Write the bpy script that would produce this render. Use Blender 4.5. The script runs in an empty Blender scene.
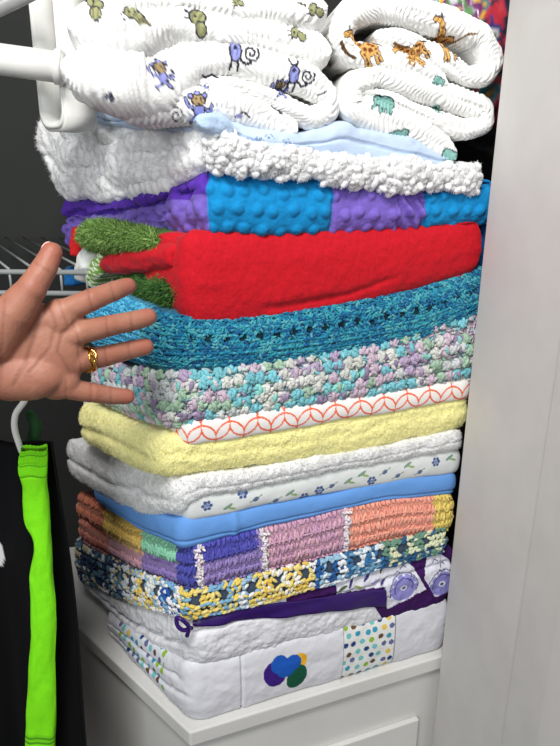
import bpy, bmesh, math
import numpy as np
from mathutils import Matrix, Vector
rng = np.random.default_rng(7)
C = bpy.context.scene.collection
R = math.radians

# ------------------------------------------------------------------ camera
F = 650.0; PITCH = 18.0; ROLL = 0.5; CAMZ = 1.375
cam_rot = Matrix.Rotation(R(90 - PITCH), 4, 'X') @ Matrix.Rotation(R(ROLL), 4, 'Z')
cd = bpy.data.cameras.new('camera'); cam = bpy.data.objects.new('camera', cd); C.objects.link(cam)
cam.matrix_world = Matrix.Translation((0, 0, CAMZ)) @ cam_rot
cd.sensor_fit = 'VERTICAL'; cd.sensor_height = 36; cd.lens = F / 746 * 36; cd.clip_start = .02
bpy.context.scene.camera = cam
CR = np.array(cam_rot.to_3x3()); CP = np.array([0, 0, CAMZ])
def ray(px, py):
    return CR @ np.array([(px - 280) / F, -(py - 373) / F, -1.0])
def hit(px, py, p0, n):
    d = ray(px, py); n = np.asarray(n, float)
    return CP + d * (np.dot(np.asarray(p0) - CP, n) / np.dot(d, n))
def aty(px, py, y): return hit(px, py, (0, y, 0), (0, 1, 0))
DF = np.array([math.sin(R(68.5)), math.cos(R(68.5)), 0])      # along the front of the pile
DL = np.array([-math.sin(R(41.5)), math.cos(R(41.5)), 0])     # along its left side
NF = np.array([DF[1], -DF[0], 0])                             # out of the front, towards the room
NL = np.array([-DL[1], DL[0], 0])
if np.dot(NL, [-1, -1, 0]) < 0: NL = -NL
_d = ray(192, 728); _d = _d / _d[1]
C0 = CP + _d * .60
Z0 = C0[2]                                                   # cabinet top
C0 = np.array([C0[0], C0[1], 0])
def front(px, py, off=0.0): return hit(px, py, C0 + NF * off, NF)
def px_m(px, py): return float(np.linalg.norm(front(px, py) - CP)) / F   # metres per photo pixel there
def sz(px, py):                                              # photo spot -> (run along the front, height)
    p = front(px, py); return float(np.dot(p - C0, DF)), float(p[2])

# ------------------------------------------------------------------ tools
def lin(c):
    c = np.asarray(c, float) / 255.0
    return np.where(c <= .04045, c / 12.92, ((c + .055) / 1.055) ** 2.4)
def hsh(ix, iy, seed=0):
    n = (ix.astype(np.int64) * 374761393 + iy.astype(np.int64) * 668265263 + seed * 982451653) & 0x7fffffff
    n = ((n ^ (n >> 13)) * 1274126177) & 0x7fffffff
    n = n ^ (n >> 16)
    return (n & 0xffffff) / float(0xffffff)
def vn(x, y, seed=0):
    x = np.asarray(x, float); y = np.asarray(y, float); x, y = np.broadcast_arrays(x, y)
    ix = np.floor(x); iy = np.floor(y); fx = x - ix; fy = y - iy
    fx = fx * fx * (3 - 2 * fx); fy = fy * fy * (3 - 2 * fy)
    a = hsh(ix, iy, seed); b = hsh(ix + 1, iy, seed); c = hsh(ix, iy + 1, seed); d = hsh(ix + 1, iy + 1, seed)
    return (a * (1 - fx) + b * fx) * (1 - fy) + (c * (1 - fx) + d * fx) * fy
def fbm(x, y, seed=0, o=3):
    r = 0; a = 1; t = 0
    for k in range(o):
        r = r + a * (vn(x * 2 ** k, y * 2 ** k, seed + k * 17) - .5); t += a; a *= .5
    return r / t * 2
def dots(x, y, sp, rad, seed=0, jit=.0):
    "distance to the centres of a staggered grid, as a 0..1 dome"
    row = np.floor(y / sp); xx = x + (row % 2) * sp * .5
    cx = (np.floor(xx / sp) + .5) * sp; cy = (row + .5) * sp
    if jit: cx = cx + (hsh(np.floor(xx / sp), row, seed) - .5) * sp * jit; cy = cy + (hsh(np.floor(xx / sp), row, seed + 5) - .5) * sp * jit
    d = np.hypot(xx - cx, y - cy) / rad
    return np.clip(1 - d * d, 0, 1), np.floor(xx / sp), row
def worley(x, y, seed=0):
    ix = np.floor(x); iy = np.floor(y); best = np.full(np.shape(x), 9.0)
    for a in (-1, 0, 1):
        for b in (-1, 0, 1):
            jx = ix + a; jy = iy + b
            best = np.minimum(best, np.hypot(jx + hsh(jx, jy, seed) - x, jy + hsh(jx, jy, seed + 3) - y))
    return best

def build(name, V, Fq, mat, col=None, parent=None, smooth=True):
    me = bpy.data.meshes.new(name)
    V = np.asarray(V, float)
    if isinstance(Fq, np.ndarray):
        k = Fq.shape[1]; me.vertices.add(len(V)); me.vertices.foreach_set('co', V.ravel())
        me.loops.add(Fq.size); me.loops.foreach_set('vertex_index', Fq.ravel().astype(np.int32))
        me.polygons.add(len(Fq)); me.polygons.foreach_set('loop_start', np.arange(0, Fq.size, k, dtype=np.int32))
        me.update(calc_edges=True)
    else:
        me.from_pydata([tuple(v) for v in V], [], Fq)
    me.validate()
    if smooth: me.polygons.foreach_set('use_smooth', np.ones(len(me.polygons), bool))
    if col is not None:
        ca = me.color_attributes.new('Col', 'FLOAT_COLOR', 'POINT')
        rgba = np.ones((len(me.vertices), 4)); rgba[:, :3] = np.clip(col, 0, 1)
        ca.data.foreach_set('color', rgba.ravel())
    me.materials.append(mat)
    o = bpy.data.objects.new(name, me); C.objects.link(o)
    if parent is not None:
        o.parent = parent; o.matrix_parent_inverse = Matrix.Translation(-parent.location)
    return o
def thing(name, label, cat, loc, group=None):
    o = bpy.data.objects.new(name, None); C.objects.link(o); o.location = Vector([float(v) for v in loc]); o.empty_display_size = .02
    o['label'] = label; o['category'] = cat
    if group: o['group'] = group
    return o
def tag(o, label, cat, group=None):
    o['label'] = label; o['category'] = cat
    if group: o['group'] = group
    return o

def mat_cloth(name, rough=.9, bump=.3, scale=700, sheen=.0, sss=0, fibre=0.0, spec=.2):
    m = bpy.data.materials.new(name); m.use_nodes = True; nt = m.node_tree; b = nt.nodes['Principled BSDF']
    a = nt.nodes.new('ShaderNodeAttribute'); a.attribute_name = 'Col'
    tc = nt.nodes.new('ShaderNodeTexCoord')
    n = nt.nodes.new('ShaderNodeTexNoise'); n.inputs['Scale'].default_value = scale; n.inputs['Detail'].default_value = 4
    nt.links.new(tc.outputs['Object'], n.inputs['Vector'])
    bp = nt.nodes.new('ShaderNodeBump'); bp.inputs['Strength'].default_value = bump; bp.inputs['Distance'].default_value = .0015
    nt.links.new(n.outputs['Fac'], bp.inputs['Height']); nt.links.new(bp.outputs['Normal'], b.inputs['Normal'])
    if fibre:
        mx = nt.nodes.new('ShaderNodeMix'); mx.data_type = 'RGBA'; mx.blend_type = 'MULTIPLY'; mx.inputs['Factor'].default_value = 1
        mr = nt.nodes.new('ShaderNodeMapRange'); mr.inputs['To Min'].default_value = 1 - fibre; mr.inputs['To Max'].default_value = 1 + fibre
        mr.inputs['From Min'].default_value = .3; mr.inputs['From Max'].default_value = .7
        nt.links.new(n.outputs['Fac'], mr.inputs['Value']); nt.links.new(a.outputs['Color'], mx.inputs['A']); nt.links.new(mr.outputs['Result'], mx.inputs['B'])
        nt.links.new(mx.outputs['Result'], b.inputs['Base Color'])
    else: nt.links.new(a.outputs['Color'], b.inputs['Base Color'])
    b.inputs['Roughness'].default_value = rough; b.inputs['Specular IOR Level'].default_value = spec
    b.inputs['Sheen Weight'].default_value = sheen; b.inputs['Sheen Roughness'].default_value = .4
    if sss:
        b.inputs['Subsurface Weight'].default_value = sss; b.inputs['Subsurface Radius'].default_value = (1, .35, .2); b.inputs['Subsurface Scale'].default_value = .004
    return m
def mat_plain(name, c, rough=.5, metal=0, bump=0, scale=60, spec=.4, var=0.0):
    m = bpy.data.materials.new(name); m.use_nodes = True; nt = m.node_tree; b = nt.nodes['Principled BSDF']
    col = tuple(lin(c)) + (1,)
    b.inputs['Base Color'].default_value = col; b.inputs['Roughness'].default_value = rough
    b.inputs['Metallic'].default_value = metal; b.inputs['Specular IOR Level'].default_value = spec
    tc = nt.nodes.new('ShaderNodeTexCoord'); n = nt.nodes.new('ShaderNodeTexNoise'); n.inputs['Scale'].default_value = scale; n.inputs['Detail'].default_value = 5
    nt.links.new(tc.outputs['Object'], n.inputs['Vector'])
    if bump:
        bp = nt.nodes.new('ShaderNodeBump'); bp.inputs['Strength'].default_value = bump; bp.inputs['Distance'].default_value = .002
        nt.links.new(n.outputs['Fac'], bp.inputs['Height']); nt.links.new(bp.outputs['Normal'], b.inputs['Normal'])
    cr = nt.nodes.new('ShaderNodeValToRGB'); v = var or .03
    cr.color_ramp.elements[0].color = tuple(x * (1 - v) for x in col[:3]) + (1,); cr.color_ramp.elements[1].color = tuple(min(1, x * (1 + v)) for x in col[:3]) + (1,)
    cr.color_ramp.elements[0].position = .35; cr.color_ramp.elements[1].position = .65
    nt.links.new(n.outputs['Fac'], cr.inputs['Fac']); nt.links.new(cr.outputs['Color'], b.inputs['Base Color'])
    return m
M_cotton = mat_cloth('cotton', bump=.15, scale=900)
M_muslin = mat_cloth('muslin', bump=.35, scale=500)
M_yarn = mat_cloth('yarn', bump=.9, scale=650, fibre=.22, sheen=.15)
M_fleece = mat_cloth('fleece', bump=.4, scale=420, sheen=.25, fibre=.03)
M_white_pile = mat_cloth('white_pile', bump=.3, scale=300, sheen=.3, fibre=.03, sss=.5)
M_white_pile.node_tree.nodes['Principled BSDF'].inputs['Subsurface Radius'].default_value = (1, 1, 1); M_white_pile.node_tree.nodes['Principled BSDF'].inputs['Subsurface Scale'].default_value = .008
M_plush = mat_cloth('plush', bump=.4, scale=300, sheen=.1, fibre=.08)
M_satin = mat_cloth('satin', rough=.38, bump=.05, spec=.5)
M_skin = mat_cloth('skin', rough=.5, bump=.25, scale=420, sss=.25, spec=.4)
M_jersey = mat_cloth('jersey', rough=.8, bump=.2, scale=800, fibre=.06)
M_plasticbag = mat_cloth('plastic_film', rough=.2, bump=.1, scale=80, spec=.6)

# painter: flat printed shapes in (x,y) metres
class Paint:
    def __init__(s, x, y, col, mask=None):
        s.x = x; s.y = y; s.c = col; s.m = np.ones(len(x), bool) if mask is None else mask
    def _near(s, cx, cy, r): return np.nonzero(s.m & (abs(s.x - cx) < r) & (abs(s.y - cy) < r))[0]
    def ell(s, cx, cy, rx, ry, c, rot=0, soft=0):
        i = s._near(cx, cy, max(rx, ry) * 1.1); dx = s.x[i] - cx; dy = s.y[i] - cy; ca, sa = math.cos(rot), math.sin(rot)
        u = (dx * ca + dy * sa) / rx; v = (-dx * sa + dy * ca) / ry; k = i[u * u + v * v < 1]; s.c[k] = lin(c)
    def line(s, pts, w, c):
        pts = np.asarray(pts, float)
        for a, b in zip(pts[:-1], pts[1:]):
            mid = (a + b) / 2; r = np.hypot(*(b - a)) / 2 + w
            i = s._near(mid[0], mid[1], r); ab = b - a; L = max(1e-12, ab @ ab)
            t = np.clip(((s.x[i] - a[0]) * ab[0] + (s.y[i] - a[1]) * ab[1]) / L, 0, 1)
            d = np.hypot(s.x[i] - a[0] - t * ab[0], s.y[i] - a[1] - t * ab[1]); s.c[i[d < w / 2]] = lin(c)
    def loc(s, cx, cy, k, rot=0, flip=1):
        ca, sa = math.cos(rot), math.sin(rot)
        def f(pts): return [(cx + k * (flip * a * ca - b * sa), cy + k * (flip * a * sa + b * ca)) for a, b in pts]
        return f
def spiral(r0, r1, turns, n=22, ph=0):
    return [((r0 + (r1 - r0) * i / n) * math.cos(ph + turns * 6.283 * i / n), (r0 + (r1 - r0) * i / n) * math.sin(ph + turns * 6.283 * i / n)) for i in range(n + 1)]
INK = (50, 48, 62)
def monkey(p, cx, cy, k, rot=0, flip=1, c=(140, 145, 205), face=(170, 150, 120)):
    f = p.loc(cx, cy, k, rot, flip)
    for pts in ([(-2, -4), (-2.5, -9)], [(1.5, -4), (2, -9)], [(-2, 5), (-3.5, 8)], [(1, 5), (2.5, 8)]): p.line(f(pts), k * 1.4, INK)
    o = f([(0, 0)])[0]; p.ell(o[0], o[1], k * 3.9, k * 5.6, INK, rot); p.ell(o[0], o[1], k * 2.9, k * 4.6, c, rot)
    q = f([(0, 2)])[0]; p.ell(q[0], q[1], k * 1.2, k * 1.2, INK, rot)
    sp = [(9 + a, 0 + b) for a, b in spiral(.8, 4.8, 1.6, ph=3.1)]
    p.line(f(sp), k * 1.3, INK); p.line(f([(3, -4), (6, -6), (9, -5)]), k * 1.4, INK)
def cub(p, cx, cy, k, rot=0, flip=1, c=(140, 145, 205), face=(150, 130, 95)):
    f = p.loc(cx, cy, k, rot, flip)
    for pts in ([(-3, -3), (-8, 0), (-9, 4)], [(3, -3), (8, -5), (9, -1)], [(-2, -7), (-6, -10)], [(2, -7), (5, -11)]): p.line(f(pts), k * 3.0, INK); p.line(f(pts), k * 1.5, c)
    o = f([(0, -4)])[0]; p.ell(o[0], o[1], k * 4.4, k * 4.6, INK); p.ell(o[0], o[1], k * 3.4, k * 3.6, c)
    o = f([(0, 3)])[0]; p.ell(o[0], o[1], k * 5.4, k * 4.4, INK); p.ell(o[0], o[1], k * 4.3, k * 3.4, face)
    for a in (-5, 5):
        o = f([(a, 5.5)])[0]; p.ell(o[0], o[1], k * 2.3, k * 2.3, INK); p.ell(o[0], o[1], k * 1.3, k * 1.3, c)
    o = f([(0, 7)])[0]; p.ell(o[0], o[1], k * 2.6, k * 1.8, INK); p.ell(o[0], o[1], k * 1.8, k * 1.0, c)
    for a in (-1.5, 1.5):
        o = f([(a, 3.6)])[0]; p.ell(o[0], o[1], k * .7, k * .7, INK)
    p.line(f([(-2, 1.4), (0, .7), (2, 1.4)]), k * .8, INK)
def critter(p, cx, cy, k, rot=0, flip=1, c=(148, 150, 108)):
    f = p.loc(cx, cy, k, rot, flip)
    p.line(f([(-2, 0), (-7, 1)]), k * 1, INK); p.line(f([(-2, 2), (-6, 4)]), k * 1, INK)
    for a, b, rx, ry in ((0, 1, 4, 3), (1, -4.5, 2.6, 3.2)):
        o = f([(a, b)])[0]; p.ell(o[0], o[1], k * (rx + .9), k * (ry + .9), INK, rot); p.ell(o[0], o[1], k * rx, k * ry, c, rot)
    o = f([(-1, 1.5)])[0]; p.ell(o[0], o[1], k * .8, k * .8, INK)
def giraffe(p, cx, cy, k, rot=0, flip=1):
    Y = (212, 166, 96); B = (122, 66, 36); f = p.loc(cx, cy, k, rot, flip)
    for w, c in ((1.0, INK), (0, Y)):
        p.line(f([(3, 2), (7, 13)]), k * (3.0 + w), c); p.line(f([(7, 13), (10.5, 14)]), k * (2.8 + w), c)
        for a, b in ((-4.5, -2), (-2, -2.5), (3, -2.5), (5, -2)): p.line(f([(a, b), (a + .3, b - 7)]), k * (1.4 + w), c)
        o = f([(0, 0)])[0]; p.ell(o[0], o[1], k * (6.4 + w / 2), k * (4 + w / 2), c, rot)
    for a, b, r in ((-3.5, .8, 1.5), (-.2, -.6, 1.6), (2.6, 1.4, 1.4), (-1.5, 2.3, 1.0), (4.2, 5, 1.1), (5.6, 9, .9), (-4, -1.8, .9), (4.2, -1.2, 1)):
        o = f([(a, b)])[0]; p.ell(o[0], o[1], k * r, k * r * .85, B)
    p.line(f([(-6, 1), (-9, -3)]), k * .9, INK); p.line(f([(7, 15), (6.4, 17)]), k * .8, INK)
def elephant(p, cx, cy, k, rot=0, flip=1):
    G = (132, 180, 172); f = p.loc(cx, cy, k, rot, flip)
    for w, c in ((1.1, (55, 80, 82)), (0, G)):
        o = f([(0, 0)])[0]; p.ell(o[0], o[1], k * (6 + w), k * (3.8 + w), c, rot)
        o = f([(6, 1)])[0]; p.ell(o[0], o[1], k * (2.8 + w), k * (2.8 + w), c, rot)
        p.line(f([(8, 0), (9.4, -4), (11, -4)]), k * (1.4 + w), c)
        for a in (-4, -1.5, 2, 4.5): p.line(f([(a, -2), (a, -6)]), k * (1.5 + w), c)
    o = f([(6.5, 1.4)])[0]; p.ell(o[0], o[1], k * .6, k * .6, INK)

# ellipsoid / spike scatter, fully vectorised
def _template(kind):
    if kind == 'spike':
        a = np.array([0, 2.094, 4.189]); v = [(-1, math.cos(t), math.sin(t)) for t in a] + [(.2, .55 * math.cos(t), .55 * math.sin(t)) for t in a] + [(1, 0, 0)]
        f = [(0, 1, 4, 3), (1, 2, 5, 4), (2, 0, 3, 5), (3, 4, 6, 6), (4, 5, 6, 6), (5, 3, 6, 6)]
        return np.array(v), f
    nu, nv = 8, 5; v = [(-1, 0, 0)]; f = []
    for j in range(1, nv):
        t = math.pi * j / nv
        for i in range(nu): v.append((-math.cos(t), math.sin(t) * math.cos(6.2832 * i / nu), math.sin(t) * math.sin(6.2832 * i / nu)))
    v.append((1, 0, 0)); last = len(v) - 1
    for i in range(nu):
        j = (i + 1) % nu; f.append((0, 1 + j, 1 + i)); f.append((last, last - nu + i, last - nu + j))
        for r in range(nv - 2): f.append((1 + r * nu + i, 1 + r * nu + j, 1 + (r + 1) * nu + j, 1 + (r + 1) * nu + i))
    return np.array(v), f
def scatter(P, A, N, L, W, H, col, kind='blob'):
    "ellipsoids at P with long axis A, facing N; returns verts, tri faces, colours"
    tv, tf = _template(kind)
    A = A / np.linalg.norm(A, axis=1, keepdims=True); B = np.cross(N, A); B /= np.maximum(1e-9, np.linalg.norm(B, axis=1, keepdims=True)); Nn = np.cross(A, B)
    L = np.broadcast_to(L, len(P)); W = np.broadcast_to(W, len(P)); H = np.broadcast_to(H, len(P))
    V = P[:, None] + (A * L[:, None])[:, None] * tv[None, :, :1] + (B * W[:, None])[:, None] * tv[None, :, 1:2] + (Nn * H[:, None])[:, None] * tv[None, :, 2:3]
    tris = []
    for q in tf:
        if len(q) == 3: tris.append(q)
        elif q[2] == q[3]: tris.append(q[:3])
        else: tris += [(q[0], q[1], q[2]), (q[0], q[2], q[3])]
    tris = np.array(tris); k = len(tv)
    Fa = (tris[None] + (np.arange(len(P)) * k)[:, None, None]).reshape(-1, 3)
    return V.reshape(-1, 3), Fa, np.repeat(col, k, axis=0)

def fillet(poly, rad, step):
    n = len(poly); out = []; marks = []
    for i in range(n):
        p = poly[i]; a = poly[i - 1]; b = poly[(i + 1) % n]
        u = (a - p); lu = np.linalg.norm(u); u = u / lu; w = (b - p); lw = np.linalg.norm(w); w = w / lw
        r = min(rad[i], lu * .45, lw * .45)
        q0 = p + u * r; q1 = p + w * r; k = max(4, int(r * 1.6 / step))
        for t in np.linspace(0, 1, k): out.append((1 - t) ** 2 * q0 + 2 * t * (1 - t) * p + t * t * q1)
    out = np.array(out); res = []
    for i in range(len(out)):
        a = out[i]; b = out[(i + 1) % len(out)]; d = np.linalg.norm(b - a)
        if d < 1e-7: continue
        k = max(1, int(d / step)); res += [a + (b - a) * j / k for j in range(k)]
    return np.array(res)

class Slab:
    """a folded blanket lying flat: rounded footprint, rim profile with fold grooves.
    Lc / Fc = rim stations (photo x, top y, bottom y) on the left side and on the front, cc = at the corner"""
    def __init__(s, Lc, cc, Fc, inset=.013, pw=.55, rad=.022, step=.0014, nt=46, out=0.0, outL=0.0, radR=.02, radL=.03, wob=.003, seed=1, zmin=None):
        ym = (cc[1] + cc[2]) / 2; cpt = front(cc[0], ym, out); cpt[2] = 0
        st = []
        for (x, a, b) in Lc:
            p = hit(x, (a + b) / 2, cpt, NL); st.append((-np.linalg.norm((p - cpt)[:2]), x, a, b, p, NL))
        st.append((0, *cc, cpt, NF))
        for (x, a, b) in Fc:
            p = hit(x, (a + b) / 2, cpt, NF); st.append((np.linalg.norm((p - cpt)[:2]), x, a, b, p, NF))
        st.sort(key=lambda q: q[0])
        L = st[0][4] + DL * .010; Rr = st[-1][4] + DF * .016; L[2] = Rr[2] = 0
        S = []; ZT = []; ZB = []
        for (d, x, a, b, p, n) in st:
            S.append(d); ZT.append(hit(x, a, cpt, n)[2]); ZB.append(hit(x, b, cpt, n)[2])
        back = L + (Rr - cpt)
        poly = [cpt, Rr, back, L]
        ring = fillet([p[:2] for p in poly], [rad, radR, .03, radL], step)
        # make sure ring is ordered corner -> right -> back -> left
        seg = np.linalg.norm(np.roll(ring, -1, 0) - ring, axis=1)
        tg = np.roll(ring, -1, 0) - np.roll(ring, 1, 0); tg /= np.linalg.norm(tg, axis=1, keepdims=True)
        no = np.stack([tg[:, 1], -tg[:, 0]], 1)
        cen = ring.mean(0)
        if np.mean(np.sum(no * (ring - cen), 1)) < 0: no = -no
        # smooth normals a little
        for _ in range(6): no = (np.roll(no, 1, 0) + no * 2 + np.roll(no, -1, 0)); no /= np.linalg.norm(no, axis=1, keepdims=True)
        rel = ring - cpt[:2]
        sf = rel @ DF[:2]; sl = rel @ DL[:2]
        # oblique coordinates in the (DF, DL) frame
        Mx = np.linalg.inv(np.array([[DF[0], DL[0]], [DF[1], DL[1]]])); ab = rel @ Mx.T
        LL = np.linalg.norm((L - cpt)); LR = np.linalg.norm((Rr - cpt)); s.LL, s.LR = LL, LR
        sc = np.where(ab[:, 1] * 1.0 < .02, ab[:, 0] - ab[:, 1], -ab[:, 1] + ab[:, 0])
        # signed run: positive on the front, negative on the left side; blend across the back
        u = np.clip(ab[:, 0] / LR, 0, 1); v = np.clip(ab[:, 1] / LL, 0, 1)
        w = u / np.maximum(1e-6, u + v)
        xs = np.array(S); zt = np.array(ZT); zb = np.array(ZB)
        def smooth_interp(q, ys):
            k = np.array([-.012, -.008, -.004, 0, .004, .008, .012]); return np.mean([np.interp(q + d, xs, ys) for d in k], axis=0)
        def zz(ys): return smooth_interp(ab[:, 0], np.where(xs < 0, np.interp(0, xs, ys), ys)) + smooth_interp(-ab[:, 1], np.where(xs > 0, np.interp(0, xs, ys), ys)) - np.interp(0, xs, ys)
        s.sc = ab[:, 0] * (u > 0) - ab[:, 1]
        onF = ab[:, 1] < ab[:, 0]
        s.sc = np.where(ab[:, 1] < .004, ab[:, 0], np.where(ab[:, 0] < .012, -ab[:, 1] + np.clip(ab[:, 0], 0, 1), ab[:, 0] + ab[:, 1]))
        # arc length from the corner is the clean run coordinate
        i0 = int(np.argmin(np.hypot(*(ring - cpt[:2]).T))); cum = np.concatenate([[0], np.cumsum(seg)]); tot = cum[-1]
        arc = cum[:-1] - cum[i0]; arc = np.where(arc > LR + LL * .9, arc - tot, arc); arc = np.where(arc < -LL * 1.05, arc + tot, arc)
        s.arc = arc
        zT = zz(zt) ; zB = zz(zb)
        zT = zT + wob * fbm(arc * 22, arc * 0 + seed, seed); zB = zB + wob * .6 * fbm(arc * 22, arc * 0 + seed + 4, seed + 2)
        zB = np.minimum(zB, zT - .004)
        if zmin is not None: zB = np.maximum(zB, Z0 + zmin); zT = np.maximum(zT, zB + .02)
        s.ring, s.no, s.zT, s.zB = ring, no, zT, zB
        a = np.linspace(math.pi / 2, -math.pi / 2, nt); zeta = np.sin(a); rad_ = np.cos(a) ** pw
        s.zeta = zeta
        Hh = (zT - zB)[:, None]; mid = ((zT + zB) / 2)[:, None]
        ins = np.minimum(inset, Hh * .5)
        off = -ins * (1 - rad_[None])
        s.ZE = np.broadcast_to(zeta[None], (len(ring), nt)).copy()
        s.ARC = np.broadcast_to(arc[:, None], (len(ring), nt)).copy()
        P = np.zeros((len(ring), nt, 3))
        P[..., :2] = ring[:, None] + no[:, None] * off[..., None]
        P[..., 2] = mid + Hh / 2 * zeta[None]
        s.P = P; s.H = Hh; s.cpt = cpt
        s.V = (P[..., 2] - mid)
        s.normals()
    def normals(s):
        P = s.P; du = np.roll(P, -1, 0) - np.roll(P, 1, 0); dv = np.gradient(P, axis=1)
        N = np.cross(du, dv); N /= np.maximum(1e-12, np.linalg.norm(N, axis=2, keepdims=True))
        o = np.zeros_like(N); o[..., :2] = s.no[:, None]
        sg = np.sign(np.sum(N * o, axis=2).mean()); s.N = N * (sg if sg else 1)
    def groove(s, fn):
        "fn(arc, zeta) -> metres pushed inwards"
        d = fn(s.ARC, s.ZE); o = np.zeros_like(s.P); o[..., :2] = s.no[:, None]; s.P -= o * d[..., None]; s.normals()
    def push(s, fn):
        s.P += s.N * fn(s.ARC, s.V)[..., None]; s.normals()
    def at(s, arc, ze):
        order = np.argsort(s.arc); k = np.clip(np.searchsorted(s.arc[order], arc), 0, len(order) - 1); i = order[k]
        j = np.clip(np.searchsorted(-s.zeta, -ze), 0, len(s.zeta) - 1)
        T = np.zeros((len(i), 3)); t = s.ring[(i + 1) % len(s.ring)] - s.ring[i - 1]; T[:, :2] = t / np.linalg.norm(t, axis=1, keepdims=True)
        return s.P[i, j], s.N[i, j], T
    def mesh(s, name, mat, colfn, parent=None, extra=None):
        n, m = s.P.shape[:2]; V = [s.P.reshape(-1, 3)]; K = [s.P.shape[1]]
        cenT = np.append(s.ring.mean(0), s.zT.mean() - .002); cenB = np.append(s.ring.mean(0), s.zB.mean() + .002)
        idx = np.arange(n * m).reshape(n, m); Fq = []
        a = idx; b = np.roll(idx, -1, 0)
        Fq.append(np.stack([a[:, :-1], a[:, 1:], b[:, 1:], b[:, :-1]], -1).reshape(-1, 4))
        base = n * m; extraC = []
        for top in (True, False):
            prev = idx[:, 0] if top else idx[:, -1]; rim = s.P[:, 0] if top else s.P[:, -1]; cen = cenT if top else cenB
            for f in (.12, .3, .6, .97):
                q = rim * (1 - f) + cen * f; V.append(q); cur = base + np.arange(n); base += n
                p2 = np.roll(prev, -1); c2 = np.roll(cur, -1)
                Fq.append(np.stack([prev, p2, c2, cur], 1) if top else np.stack([prev, cur, c2, p2], 1)); prev = cur
                extraC.append(0 if top else m - 1)
        V = np.concatenate(V); Fq = np.concatenate(Fq)
        col = colfn(s.ARC.ravel(), s.V.ravel(), s.P.reshape(-1, 3), s.ZE.ravel())
        c3 = col.reshape(n, m, 3); cs = [col] + [c3[:, k] for k in extraC]
        # outward orientation
        v0 = V[Fq[m // 2]]; nn = np.cross(v0[1] - v0[0], v0[2] - v0[0]); 
        if nn @ s.N.reshape(-1, 3)[m // 2] < 0: Fq = Fq[:, ::-1].copy()
        return build(name, V, Fq, mat, np.concatenate(cs), parent)

def const(c):
    l = lin(c); return lambda a, v, P, z: np.broadcast_to(l, (len(a), 3)).copy()
def fpos(P):  # position relative to the front of the pile: run, height, depth behind the front plane
    q = P - C0; return q @ DF, P[:, 2], -(q @ NF)
def gl(z0, w, d, wob=0, seed=0, lo=-9, hi=9):
    "a fold line at relative height z0(arc)"
    def f(a, z):
        zz = z0(a) if callable(z0) else z0
        zz = zz + wob * fbm(a * 18, a * 0 + seed, seed, 2)
        return d * np.exp(-((z - zz) / w) ** 2) * (1 / (1 + np.exp(-(a - lo) / .004))) * (1 / (1 + np.exp((a - hi) / .004)))
    return f
def allg(*fs): return lambda a, z: sum(f(a, z) for f in fs)
def arc_at(sl, px, py, left=False):
    if left:
        p = hit(px, py, sl.cpt, NL); return -float(np.linalg.norm((p - sl.cpt)[:2]))
    p = hit(px, py, sl.cpt, NF); return float(np.dot(p - sl.cpt, DF))

# ------------------------------------------------------------------ setting
def box(name, lo, hi, mat, parent=None, bev=.0):
    bm = bmesh.new(); bmesh.ops.create_cube(bm, size=1)
    lo = np.array(lo, float); hi = np.array(hi, float)
    for v in bm.verts: v.co = Vector((lo + hi) / 2) + Vector([v.co[i] * (hi - lo)[i] for i in range(3)])
    if bev: bmesh.ops.bevel(bm, geom=bm.edges[:] + bm.verts[:], offset=bev, segments=3, affect='EDGES', profile=.5)
    return bmobj(name, bm, mat, parent)
def bmobj(name, bm, mat, parent=None, smooth=False):
    bmesh.ops.recalc_face_normals(bm, faces=bm.faces[:])
    me = bpy.data.meshes.new(name); bm.to_mesh(me); bm.free(); me.materials.append(mat)
    if smooth: me.polygons.foreach_set('use_smooth', np.ones(len(me.polygons), bool))
    o = bpy.data.objects.new(name, me); C.objects.link(o)
    if parent is not None: o.parent = parent; o.matrix_parent_inverse = Matrix.Translation(-parent.location)
    return o
def prism(name, pts, z0, z1, mat, parent=None, bev=.0):
    bm = bmesh.new(); vs = [bm.verts.new((p[0], p[1], z0)) for p in pts]; f = bm.faces.new(vs)
    r = bmesh.ops.extrude_face_region(bm, geom=[f])
    for g in r['geom']:
        if isinstance(g, bmesh.types.BMVert): g.co.z = z1
    if bev: bmesh.ops.bevel(bm, geom=bm.edges[:], offset=bev, segments=3, affect='EDGES', profile=.5)
    return bmobj(name, bm, mat, parent)
def tube(pts, rad, n=12, closed=False):
    pts = np.asarray(pts, float); rad = np.broadcast_to(rad, len(pts)); k = len(pts)
    T = np.gradient(pts, axis=0); 
    if closed: T = np.roll(pts, -1, 0) - np.roll(pts, 1, 0)
    T /= np.linalg.norm(T, axis=1, keepdims=True)
    ref = np.array([0, 0, 1.0]) if abs(T[:, 2]).max() < .9 else np.array([1.0, 0, 0])
    U = np.cross(T, ref); U /= np.linalg.norm(U, axis=1, keepdims=True); W = np.cross(T, U)
    a = np.arange(n) * 2 * math.pi / n
    V = pts[:, None] + rad[:, None, None] * (U[:, None] * np.cos(a)[None, :, None] + W[:, None] * np.sin(a)[None, :, None])
    idx = np.arange(k * n).reshape(k, n); A = idx if closed else idx[:-1]; B = np.roll(idx, -1, 0) if closed else idx[1:]
    Fq = np.stack([A, np.roll(A, -1, 1), np.roll(B, -1, 1), B], -1).reshape(-1, 4).tolist()
    V = V.reshape(-1, 3)
    if not closed: Fq += [list(idx[0][::-1]), list(idx[-1])]
    return V, Fq
def merge(parts):
    V = []; Fa = []; b = 0
    for v, f in parts:
        V.append(v); Fa += [[i + b for i in q] for q in (f.tolist() if isinstance(f, np.ndarray) else f)]; b += len(v)
    return np.concatenate(V), Fa

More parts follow.
